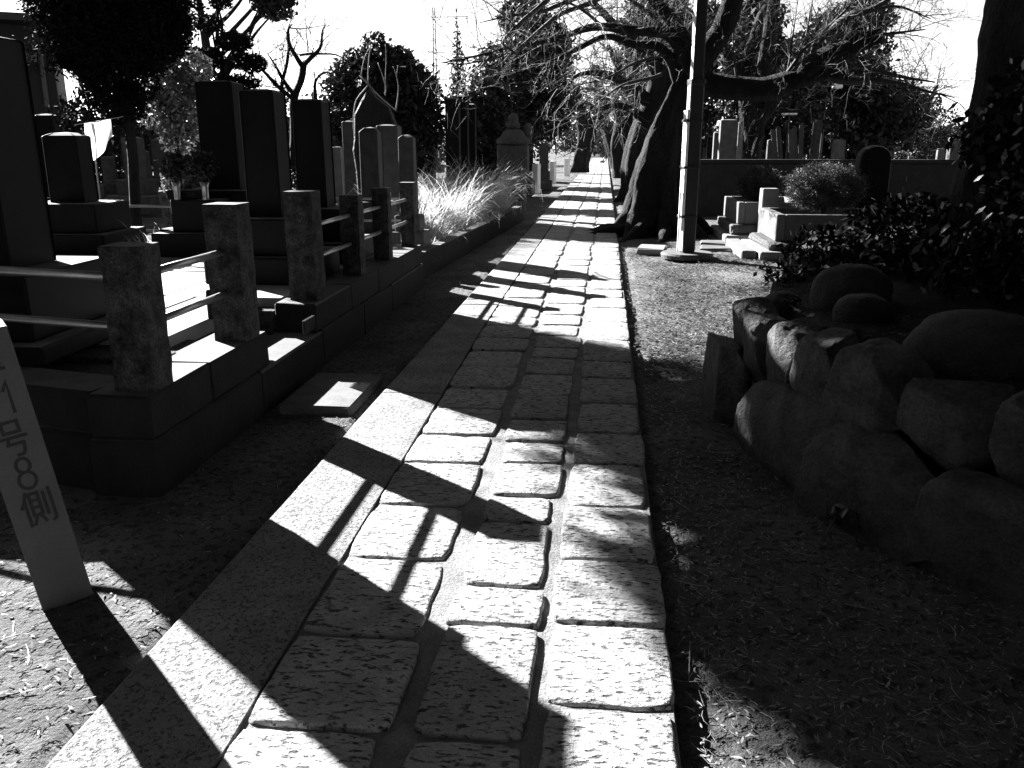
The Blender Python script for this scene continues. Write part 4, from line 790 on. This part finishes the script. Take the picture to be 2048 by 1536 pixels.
leafy('tall_leafy_tree', 'leafy branches hanging into the picture at the top above the bare pruned tree', -12.8, 28, 0, T6, 9000, .09, 'leaf', .45, .2, zt=8)
for i, (x, y, z0, z1, r, n, lab) in enumerate([(-2.9, 32, 1.6, 6.0, 1.9, 26000, 'tall leafy evergreen rising over the far left of the path'), (-3.9, 27.5, .6, 3.2, 1.1, 12000, 'airy small tree left of the path behind the stupa monument'), (-6.2, 24, .2, 2.6, 1.3, 11000, 'low dark evergreen behind the round-headed black stone')]):
    leafy('evergreen_tree', lab, x, y, 0, blob(x, y, z0, z1, r, 12, 40 + i), n, .09, 'leaf', .5, .1)
ct = empty('slender_conifer', (-6.7, 40, 0)); tag(ct, 'thin spire-like conifer rising beside the lattice mast', 'tree')
cv = [(0, 0, z, .75 * (1 - (z - 1) / 6) + .05, .6 * (1 - (z - 1) / 6) + .05, .28) for z in np.arange(1, 7, .33)]
V, F = leafcloud(cv, 6000, .09, .35, .6); ob('crown', fastmesh('crown', V, F, M['leaf']), ct); mo('trunk', *tube([(0, 0, 0), (0, 0, 7.4)], [.12, .01], 6), M['bark'], ct)
# right-hand background trees
for i, (x, y, z0, z1, r, n, m_, lab) in enumerate([(8.4, 33, 1.5, 6.0, 2.4, 22000, 'leaf', 'dark layered pine behind the lantern-shaped street lamp'), (5.2, 30, .8, 4.6, 1.7, 15000, 'leaf', 'dark evergreen mass behind the leaning wooden tablets'), (17.5, 52, .2, 3.6, 2.4, 9000, 'leaf', 'dark evergreen clump at far right near the pale poles'), (3.1, 38, .8, 5.5, 2.0, 14000, 'leaf', 'dark evergreen behind the big cherry trunk'), (2.6, 56, 2.0, 8.5, 2.6, 13000, 'leaf', 'tall dark evergreen at the far right side of the path end'), (-1.5, 118, 1.2, 11, 4, 9000, 'leaf', 'farthest evergreen closing the end of the path'), (2.9, 31, 2.3, 5.6, 1.3, 9000, 'leaf', 'dark evergreen crown between the second and third cherry trunks'), (1.9, 43, 3.4, 8, 2.0, 10000, 'leaf', 'high dark evergreen crown overhanging the far path from the right'), (4.2, 25.5, 2.6, 5.2, 1.0, 5000, 'leaf', 'small evergreen crown just right of the second cherry tree')]):
    leafy('evergreen_tree', lab, x, y, 0, blob(x, y, z0, z1, r, 12, 60 + i), n, .11, m_, .45, .15)
ct = empty('conical_conifer', (10.9, 40, 0)); tag(ct, 'broad cone-shaped dark conifer right of the lantern-shaped street lamp', 'tree')
cv = [(0, 0, z, 1.5 * (1 - z / 4.6) + .08, 1.3 * (1 - z / 4.6) + .08, .3) for z in np.arange(.4, 4.5, .28)]
V, F = leafcloud(cv, 14000, .1, .35, .6); ob('crown', fastmesh('crown', V, F, M['needle']), ct); mo('trunk', *tube([(0, 0, 0), (0, 0, 4.6)], [.14, .01], 6), M['bark'], ct)

# right foreground giant tree
bt = empty('giant_old_tree', (2.98, 5.9, .5)); tag(bt, 'massive black trunk filling the right edge of the picture, spreading at the foot', 'tree')
mo('trunk', *trunk_mesh([(.0, 0, -.1, .66), (-.0, 0, .6, .64), (.0, 0, 1.2, .64), (.0, 0, 2.0, .66), (.0, 0, 3.0, .69), (.1, 0, 5, .55), (.2, 0, 7.5, .45)], 64, 7, .14, 3.3, .9, 9, .05), M['bark'], bt, smooth=True)
rg = random.Random(77); lbs = []; cl_ = []
for k in range(17):
    a = k * 2.399; L_ = 2.0 + 6.2 * math.sqrt((k + .5) / 17); z_ = rg.uniform(5.0, 6.6); ex, ey = L_ * math.cos(a), L_ * math.sin(a)
    if ex + 2.98 < -3: ex = -5.9
    lbs.append(limb([(0.1, 0, z_, .22), (ex * .4, ey * .4, z_ + .8, .14), (ex, ey, z_ + 1.3, .05)], 8, .2))
    cl_.append((ex, ey, z_ + 1.2, 2.1, 2.1, .9)); cl_.append((ex * .5, ey * .5, z_ + 1.5, 1.8, 1.8, .8))  # unseen canopy added overhead to block light from the sky
mo('limbs', *join2(lbs), M['bark'], bt, smooth=True)
for (cx_, cy_, cz_) in ((-.5, 8.6, 5.6), (-1.3, 9.3, 5.7), (-2.1, 10.0, 5.6), (-2.9, 10.8, 5.7), (-3.7, 11.5, 5.7), (-4.6, 11.7, 5.9), (.4, 7.9, 5.7), (-1.9, 9.0, 6.1), (-3.2, 10.0, 6.2)): cl_.append((cx_ - 2.98, cy_ - 5.9, cz_ - .5, 1.15, 1.15, .6))  # extra lobes added out of view to shade the trunk
V, F = leafcloud([c for c in cl_], 34000, .24, .7, .3); kp = (V.reshape(-1, 4, 3)[:, :, 2].min(1) > 4.35) & (V.reshape(-1, 4, 3)[:, :, 0].min(1) > -7.2)
V = V.reshape(-1, 4, 3)[kp].reshape(-1, 3); ob('crown', fastmesh('crown', V, np.arange(len(V)).reshape(-1, 4), M['leaf']), bt)

V, F = leafcloud([(2.32 - 2.98, 5.45 - 5.9, 1.0, .16, .2, .5), (2.35 - 2.98, 5.7 - 5.9, 1.0, .1, .2, .35), (2.6 - 2.98, 5.25 - 5.9, .8, .3, .12, .5), (3.1 - 2.98, 5.15 - 5.9, .9, .4, .12, .6)], 1300, .035, .6, .5); tag(ob('ivy_leaves', fastmesh('ivy_leaves', V, F, M['gloss']), bt), kind='stuff')
vn_ = [tube([(-.55 + .12 * k, -.45 - .06 * k, 0), (-.6 + .13 * k, -.5 - .05 * k, .8), (-.52 + .1 * k, -.48 - .05 * k, 1.6), (-.6 + .14 * k, -.45 - .06 * k, 2.4)], .009, 5) for k in range(5)]
for v_ in vn_: mo('vine', *v_, M['bark'], bt)
# camellia bushes and ivy in the right foreground
def leafblade(L, W_, m, bend=.2):
    V = []; F = []; n = 5
    for i in range(n + 1):
        t = i / n; wd = W_ * math.sin(math.pi * min(1, t * .92 + .06)) ** .8; z = -bend * L * t * t
        V += [(L * t, -wd, z + wd * .35), (L * t, 0, z), (L * t, wd, z + wd * .35)]
    for i in range(n): a = i * 3; F += [[a, a + 1, a + 4, a + 3], [a + 1, a + 2, a + 5, a + 4]]
    return me('leaf', V, F, m, True)
LB = [leafblade(.085, .019, M['gloss'], .25), leafblade(.07, .02, M['gloss'], .1), leafblade(.095, .018, M['gloss'], .4)]
rg = random.Random(5)
def bush(x, y, z, rx, ry, rz, stems, nbig, nsmall, label, size=.038):
    b = empty('leafy_bush', (x, y, z)); tag(b, label, 'bush', 'glossy-leaved bushes on the mound')
    ends = []; parts = []
    for k in range(stems):
        a = rg.uniform(0, 6.28); q = rg.uniform(.3, 1); e = Vector((rx * q * math.cos(a), ry * q * math.sin(a), rz * rg.uniform(.5, 1.9)))
        pts = [Vector((0, 0, 0)) + Vector((rg.uniform(-.1, .1), rg.uniform(-.1, .1), 0)), e * .35 + Vector((0, 0, .05)), e * .75 + Vector((rg.uniform(-.04, .04), 0, .04)), e]
        parts.append(tube(pts, [.007, .005, .004, .002], 5)); ends.append(pts)
    mo('stems', *join(parts), M['twig'], b)
    for k in range(nbig):
        pts = ends[k % len(ends)]; t = rg.uniform(.8, 3); i = min(2, int(t)); p = pts[i].lerp(pts[i + 1], t - i)
        o = ob('leaf', LB[k % 3], b, loc=p, rot=(rg.uniform(-.6, .6), rg.uniform(-.2, 1.1), rg.uniform(0, 6.28))); s = rg.uniform(.6, 1.1); o.scale = (s, s, s)
    if nsmall:
        V, F = leafcloud([(0, 0, rz * .8, rx, ry, rz)], nsmall, size, .4, .4); tag(ob('small_leaves', fastmesh('small_leaves', V, F, M['gloss']), b), kind='stuff')
bush(2.1, 6.2, .62, .42, .5, .30, 16, 70, 1500, 'glossy leafy bush directly left of the giant trunk')
bush(2.25, 5.2, .62, .45, .45, .25, 16, 70, 1100, 'dark leafy bush in front of the giant trunk')
bush(1.75, 6.9, .5, .35, .4, .22, 12, 50, 700, 'leafy bush at the far edge of the mound before the planters')
bush(1.35, 6.1, .5, .25, .4, .12, 10, 40, 350, 'low leafy sprigs at the far left end of the mound', .03)
bush(2.55, 4.3, .62, .4, .45, .16, 12, 50, 700, 'low ground-hugging leafy sprigs at the right edge of the mound')
bush(2.22, 5.75, 1.4, .14, .14, .16, 5, 16, 60, 'broad-leaved sprigs growing from the left flank of the giant trunk')
bush(.99, 3.3, -.03, .08, .1, .06, 4, 12, 0, 'tiny seedling at the foot of the retaining wall')
# ------------------------------------------------------------------ silver grass
def grassclump(x, y, z, rx, ry, h, n, label, sd, group='silver grass clumps beside the path'):
    rg = np.random.default_rng(sd); n = int(n * .6); c = empty('silver_grass', (x, y, z)); tag(c, label, 'grass', group)
    ns = 6; r = np.sqrt(rg.random(n)); a = rg.random(n) * 6.283
    bx, by = rx * r * np.cos(a), ry * r * np.sin(a); L = h * (.35 + .8 * rg.random(n) ** 1.4); an = a + rg.normal(0, .9, n); lean = .1 + .75 * rg.random(n) ** 1.3; arch = 1.0 + 3.0 * rg.random(n)
    P = []; cx, cy, cz = bx.copy(), by.copy(), np.zeros(n); th = lean.copy()
    for i in range(ns + 1):
        P.append(np.stack([cx, cy, cz], 1)); cx = cx + L / ns * np.sin(th) * np.cos(an); cy = cy + L / ns * np.sin(th) * np.sin(an); cz = cz + L / ns * np.cos(th); th = th + arch / ns * (i / ns) * 2.2
    wa = rg.random(n) * 6.283; wv = np.stack([np.cos(wa), np.sin(wa), 0 * wa], 1); W_ = .0035 + .006 * rg.random(n)
    V = []
    for i in range(ns + 1):
        w_ = (W_ * (1 - (i / ns) ** 2 * .9))[:, None]; V.append(P[i] - wv * w_); V.append(P[i] + wv * w_)
    V = np.stack(V, 1).reshape(-1, 3); base = np.arange(n)[:, None] * (2 * ns + 2)
    F = np.concatenate([base + np.array([2 * i, 2 * i + 1, 2 * i + 3, 2 * i + 2]) for i in range(ns)], 0)
    tag(ob('blades', fastmesh('blades', V, F, M['pampas']), c), kind='stuff'); return c
grassclump(-2.95, 12.9, .1, .5, .9, .95, 2600, 'bright sunlit silver grass tuft nearest the fence, right of the narrow tombstone', 1)
grassclump(-2.7, 14.4, .1, .45, .8, 1.05, 2600, 'wide bright silver grass clump in the middle of the bed', 2)
grassclump(-3.6, 16.6, .1, .6, .8, 1.25, 2200, 'silver grass clump behind, in front of the tall close tombstones', 3)
grassclump(-2.5, 16.7, .1, .5, .8, 1.3, 3000, 'tallest plume of silver grass beside the low plot wall', 4)
grassclump(-2.35, 12.0, .1, .12, .9, .42, 700, 'short grass tufts along the low kerb', 5)
grassclump(-2.1, 15.2, .1, .14, 1.2, .35, 500, 'short grass beneath the wide clump by the kerb end', 6)
grassclump(-3.65, 11.5, .2, .2, .2, .75, 240, 'thin arching grass left of the rough-topped tombstone', 7)
grassclump(-4.9, 8.9, .42, .3, .25, .32, 90, 'few thin arching grass blades on the white slabs', 8)

# ------------------------------------------------------------------ litter: dry leaves, needles, twigs
def litter(name, n, fx, w_, L, m, zf=gz, bend=.3, lift=.004, curl=1.0):
    xy = np.array([fx() for _ in range(n)]); z = np.array([zf(x, y) for x, y in xy]) + lift + np.abs(RG.normal(0, .003, n))
    a = RG.random(n) * 6.283; Ls = L * (.4 + 1.0 * RG.random(n)); ns = 3; b = RG.normal(0, bend, n); pit = RG.normal(0, .12, n) * curl
    V = []; x, y, zz = xy[:, 0], xy[:, 1], z
    for i in range(ns + 1):
        s = w_ * (1 - abs(i / ns - .45) * 1.3) * (.6 + .6 * RG.random(n)); px, py = -np.sin(a), np.cos(a)
        V.append(np.stack([x - px * s, y - py * s, zz + .3 * s], 1)); V.append(np.stack([x + px * s, y + py * s, zz], 1))
        x = x + np.cos(a) * Ls / ns; y = y + np.sin(a) * Ls / ns; zz = zz + np.sin(pit) * Ls / ns; a = a + b
    zmin = np.array([zf(px_, py_) for px_, py_ in zip(x, y)]) + .002
    V = np.stack(V, 1).reshape(-1, 3); base = np.arange(n)[:, None] * (2 * ns + 2)
    F = np.concatenate([base + np.array([2 * i, 2 * i + 1, 2 * i + 3, 2 * i + 2]) for i in range(ns)], 0)
    tag(ob(name, fastmesh(name, V, F, M[m])), kind='stuff')
rg = random.Random(99)
def rgt():
    while True:
        y = 1.5 + 13 * rg.random() ** 1.5; x = .29 + 2.6 * rg.random() ** 1.1
        if inside(x, y) < -.12 or y > 5.6 and x < 1.0 + (y - 5.6) * .28: return x, y
def lft():
    y = 1.6 + 15 * rg.random() ** 1.6; return -1.40 - .55 * rg.random() if y > 3.2 else -1.40 - 1.5 * rg.random(), y
litter('dry_leaf_litter', 9000, rgt, .0035, .022, 'straw')
def rfar():
    while True:
        y = 5.8 + 7 * rg.random(); x = .32 + 1.9 * rg.random()
        if x < 1.0 + (y - 5.6) * .3 and noise.noise(Vector((x * 1.6, y * 1.3, 5))) > rg.uniform(-.35, .35): return x, y
litter('dry_leaf_litter', 3000, rfar, .0045, .035, 'straw', lift=.006); litter('dead_leaf_litter', 6500, rfar, .011, .045, 'deadleaf', lift=.008); litter('dead_leaf_litter', 2500, rgt, .005, .03, 'deadleaf', lift=.006)
def soilpatch():
    a = rg.choice([(.5, 6.8), (1.0, 7.4), (.6, 8.6), (1.2, 9.2), (.9, 6.2), (1.5, 8.2)]); return a[0] + rg.gauss(0, .3), a[1] + rg.gauss(0, .35)
litter('dead_leaf_litter', 3000, soilpatch, .012, .04, 'deadleaf', lift=.008)
litter('fallen_needles', 5000, rgt, .0011, .055, 'straw', bend=.25)
litter('fallen_twigs', 260, rgt, .0022, .16, 'straw', bend=.3, lift=.008)
litter('dry_leaf_litter', 1500, lft, .003, .02, 'straw'); litter('dead_leaf_litter', 2600, lft, .005, .028, 'deadleaf', lift=.005); litter('fallen_twigs', 160, lft, .0016, .08, 'straw', bend=.4)
def mz(x, y): return .60 + .02 * noise.noise(Vector((x * 2, y * 2, 0)))
def mnd():
    while True:
        x, y = rg.uniform(1, 3.2), rg.uniform(3.1, 7.5)
        if inside(x, y) > .06: return x, y
litter('mound_leaf_litter', 4500, mnd, .006, .035, 'twig', zf=mz, lift=.02)
def bedp(): return rg.uniform(-3.2, -2.05), rg.uniform(9.6, 15)
litter('bed_litter', 2600, bedp, .004, .03, 'straw', zf=lambda x, y: .105)
def pth(): return rg.uniform(-1.3, .22), 1.6 + 12 * rg.random() ** 1.4
litter('path_debris', 90, pth, .0013, .02, 'twig', zf=lambda x, y: .004, lift=.001)
pb_ = [chb for chb in ()]
P_ = []
for k in range(900):
    x, y = rgt() if k % 3 else lft(); s = rg.uniform(.002, .008); z = gz(x, y); v, f = chbox(x - s, x + s, y - s * .8, y + s * .8, z, z + s, s * .4); P_.append((v, f))
tag(mo('pebbles', *join2(P_), M['concrete']), kind='stuff')
tag(rock('pebble', .016, .013, .011, M['boulder'], None, (-.455, 1.965, -.004), p=2.1, amp=.05, sub=3), 'small round pebble in the joint between the near paving stones', 'pebble')
tag(rock('fieldstone', .055, .045, .03, M['concrete'], None, (.55, 1.79, -.03), (0, 0, R(20)), p=2.5, amp=.25, sub=3, seed=4), 'pale rough stone lying in the sunlit litter at the lower right', 'stone')

# ------------------------------------------------------------------ lamps, poles, mast
def lantern_lamp(x, y, h, label):
    l = empty('street_lamp', (x, y, 0)); tag(l, label, 'street lamp')
    mo('pole', *tube([(0, 0, 0), (.0, 0, h)], [.05, .035], 10), M['pole'], l); mo('arm', *tube([(0, 0, h - .1), (.15, 0, h + .12), (.33, 0, h + .1)], .02, 6), M['pole'], l)
    mo('lantern', *chbox(.19, .47, -.14, .14, h - .2, h + .06, .03), M['white'], l); mo('cap', *chbox(.16, .5, -.17, .17, h + .062, h + .1, .01), M['pole'], l)
lantern_lamp(7.05, 30, 3.42, 'street lamp with white box lantern on a thin dark pole above the gravestones')
l = empty('street_lamp', (12.75, 45, 0)); tag(l, 'thin dark lamp pole with flat head right of the cone-shaped conifer', 'street lamp')
mo('pole', *tube([(0, 0, 0), (0, 0, 3.2)], [.06, .04], 8), M['pole'], l); mo('head', *chbox(-.25, .35, -.1, .1, 3.2, 3.3, .02), M['white'], l)
for x, y, h, lab in ((20.0, 60, 4.0, 'bright white pole at the far right, taller of two'), (21.3, 62, 3.0, 'bright white pole at the far right, shorter and slightly leaning')):
    p = empty('utility_pole', (x, y, 0)); tag(p, lab, 'pole'); mo('shaft', *tube([(0, 0, 0), (.15, 0, h)], [.18, .12], 10), M['white'], p); mo('crossarm', *chbox(-.5, .6, -.05, .05, h - .5, h - .4, .01), M['steel'], p)
p = empty('flat_lamp', (5.55, 28, 0)); tag(p, 'flat pale lamp head on a pole over the small tombstones', 'street lamp'); mo('pole', *tube([(0, 0, 0), (0, 0, 2.35)], .025, 6), M['pole'], p); mo('head', *chbox(-.22, .22, -.1, .1, 2.35, 2.41, .02), M['white'], p)
mt = empty('lattice_mast', (-11.6, 60, 0)); tag(mt, 'hazy thin lattice mast with cross arms against the sky', 'mast')
mo('mast', *join([tube([(dx, 0, 0), (dx * .5, 0, 10.2)], .045, 5) for dx in (-.13, .13)] + [tube([(-.13 + .26 * (k % 2), 0, k * .3), (.13 - .26 * (k % 2), 0, k * .3 + .3)], .02, 4) for k in range(33)]), M['steel'], mt)
mo('cross_arms', *join([tube([(-.2, 0, z), (L_, 0, z)], .025, 4) for z, L_ in ((9.6, 2.3), (7.4, .7), (5.7, .8), (4.3, .5))] + [tube([(.9, 0, 9.6), (.9, 0, 7.9)], .02, 4), tube([(2.2, 0, 9.6), (2.2, 0, 8.2)], .02, 4)]), M['steel'], mt)
for k, (a, b) in enumerate([((-12, 45, 5.2), (14, 48, 4.0)), ((-14, 30, 3.6), (-1, 52, 3.9)), ((6, 40, 4.6), (30, 50, 4.8))]):
    tag(mo('overhead_wire', *tube([a, ((a[0] + b[0]) / 2, (a[1] + b[1]) / 2, (a[2] + b[2]) / 2 - .35), b], .012, 4), M['black']), ['thin overhead wire sagging across the sky above the path', 'thin overhead wire low behind the close tall tombstones', 'thin overhead wire above the far right gravestones'][k], 'wire', 'thin overhead wires')

# ------------------------------------------------------------------ house on the left, far towers
h = empty('house', (-16.4, 17.6, 0), R(31)); tag(h, 'dim house with sloping roof behind the tallest left tombstones', 'house')
mo('wall', *chbox(-8, 4.2, 0, 7, 0, 4.3, .02), M['facade'], h)
mo('roof', [(-8.6, -.9, 4.25), (5.0, -.9, 4.25), (5.0, 3.5, 5.6), (-8.6, 3.5, 5.6), (5.0, 7.9, 4.25), (-8.6, 7.9, 4.25), (-8.6, -.9, 4.1), (5.0, -.9, 4.1), (5.0, 7.9, 4.1), (-8.6, 7.9, 4.1)], [[0, 1, 2, 3], [3, 2, 4, 5], [6, 7, 1, 0], [1, 7, 8, 4, 2], [0, 3, 5, 9, 6], [9, 8, 7, 6]], M['roof'], h)
wn = mo('window', *chbox(.6, 2.0, -.06, -.002, 1.3, 2.9, .01), M['concrete'], h); mo('pane', *chbox(.7, 1.9, -.075, -.061, 1.4, 2.8, .005), M['glass'], wn)
wn = mo('window', *chbox(2.7, 3.6, -.06, -.002, 2.2, 3.3, .01), M['concrete'], h); mo('pane', *chbox(2.78, 3.52, -.075, -.061, 2.28, 3.22, .005), M['glass'], wn)
mo('downpipe', *tube([(3.95, -.08, 0), (3.95, -.08, 4.0)], .05, 8), M['concrete'], h); mo('awning', [(1.8, -.9, 3.15), (3.9, -.9, 3.3), (3.9, -.02, 3.6), (1.8, -.02, 3.6), (1.8, -.9, 3.1), (3.9, -.9, 3.25)], [[0, 1, 2, 3], [4, 5, 1, 0]], M['concrete'], h)
ac = mo('air_conditioner', *chbox(2.9, 3.65, -.35, -.05, .9, 1.5, .02), M['concrete'], h); mo('fan_grille', *lathe([(.22, 0), (.2, .01)], 18), M['black'], ac, loc=(3.2, -.352, 1.2), rot=(R(90), 0, 0))
for k, (x, y, w_, d_, hh, fl, lab) in enumerate([(86.5, 290, 7, 9, 19, 7, 'hazy high-rise tower far behind the fan-shaped bare tree'), (95.5, 300, 6.5, 8, 16.5, 6, 'shorter hazy tower block right of the high-rise'), (72, 260, 9, 10, 9, 3, 'low wide apartment block far off behind the cone-shaped conifer')]):
    t = empty('tower_block', (x, y, 0)); tag(t, lab, 'building', 'far buildings beyond the cemetery')
    mo('wall', *chbox(-w_ / 2, w_ / 2, -d_ / 2, d_ / 2, 0, hh, .05), M['far'], t); mo('roof', *chbox(-w_ / 2 + .8, w_ / 2 - .8, -d_ / 2 + .8, d_ / 2 - .8, hh + .01, hh + 1.6, .05), M['far'], t)
    wd = me('window', *chbox(-w_ / 2 + .7, w_ / 2 - .7, -d_ / 2 - .12, -d_ / 2 - .01, 0, 1.3, .02), M['glass'])
    for f in range(fl): ob('window', wd, t, loc=(0, 0, 2 + f * (hh - 3) / fl))
# ------------------------------------------------------------------ far gravestones (many, small) on both sides and hedges
protos = []
for k, (w_, d_, hh) in enumerate([(.3, .3, 1.35), (.24, .24, 1.6), (.3, .22, 1.2)]):
    t = tomb(0, 0, w_, d_, 0, hh, [(.22, .3), (.1, .25)], 'x', ['tomb2', 'tomb', 'sidestone'][k]); protos.append(t)
GF = 'distant gravestones crowding the cemetery'
spots = []
rg = random.Random(1234)
for k in range(46): spots.append((rg.uniform(3.2, 24), rg.uniform(24, 56), 'distant gravestone crowded beyond the long wall on the right'))
for k in range(26): spots.append((-rg.uniform(5.5, 13), rg.uniform(11.2, 19), 'grey gravestone in the dim crowd behind the squat black tombstone'))
for k in range(16): spots.append((-rg.uniform(3.0, 9), rg.uniform(33, 52), 'distant gravestone far along the left of the path'))
used = 0
for k, (x, y, lab) in enumerate(spots):
    p = protos[k % 3]
    if k < 3: o = p
    else: o = copy_tree(p)
    o.location = (x, y, rg.uniform(-.1, .25)); o.rotation_euler = (0, 0, R(rg.uniform(-8, 8))); s = rg.uniform(.8, 1.25); o.scale = (s, s, s)
    o['label'] = lab.replace('gravestone', ['weathered grey gravestone', 'slim dark gravestone', 'short pale gravestone'][k % 3], 1).replace('grey weathered grey', 'weathered grey').replace('grey ', '', 1 if lab.startswith('grey') else 0); o['group'] = GF + (' on the right' if x > 0 else (' at left' if y < 25 else ' far left'))
def hedge(name, label, lobes, n, size, m):
    c = lobes[0]; t = empty(name, (c[0], c[1], 0)); tag(t, label, 'trees')
    V, F = leafcloud(lobes, n, size, .5, .5); tag(ob('foliage', fastmesh('foliage', V - np.array([c[0], c[1], 0]), F, M[m]), t), kind='stuff'); return t
rg = random.Random(4)
def row(x0, x1, y0, y1, z, r, k): return [(x0 + (x1 - x0) * i / (k - 1), y0 + (y1 - y0) * i / (k - 1) + rg.uniform(-1, 1), z * rg.uniform(.7, 1.2), r * rg.uniform(.8, 1.3), r, z * rg.uniform(.6, 1.1)) for i in range(k)]
for nm, L_, n, s, m_ in (('tree_belt_left', row(-60, -9, 62, 66, 1.6, 4.5, 12), 26000, .22, 'leaf'), ('tree_belt_right', row(3, 75, 62, 72, 1.7, 4.5, 16), 26000, .24, 'leaf'), ('hedge_left', row(-17, -6, 21.5, 22, 1.35, 1.3, 9), 20000, .08, 'leaf'), ('tree_belt_centre', row(-6, 8, 112, 112, 2.2, 2.2, 6), 14000, .16, 'greyleaf')):
    t = ob('distant_trees' if 'belt' in nm else 'hedge', fastmesh(nm, *leafcloud(L_, n, s, .5, .5), M[m_])); tag(t, kind='stuff')
# unseen evergreens added behind and beside the viewer to cut sky light
for k, (x, y, r, z1) in enumerate([(3.5, -6, 2.6, 9), (8, 0, 2.8, 9), (-3.5, -8, 2.6, 9), (-9, -4.5, 2.6, 8), (-9.2, 1.5, 2.6, 10), (-11.5, 6.0, 2.4, 10), (-14, 1, 3, 11), (13, 4, 3, 10), (9.5, 8.5, 2.2, 8), (0, -11, 2.6, 10), (8, -9, 2.6, 9), (-10, -11, 3, 9)]):
    leafy('evergreen_tree', 'unseen tall evergreen added around the viewer to block sky light', x, y, 0, blob(x, y, .8, z1, r, 12, 200 + k, .45, .62), 9000, .22, 'leaf', .7, .2, group='unseen evergreens added around the viewer')
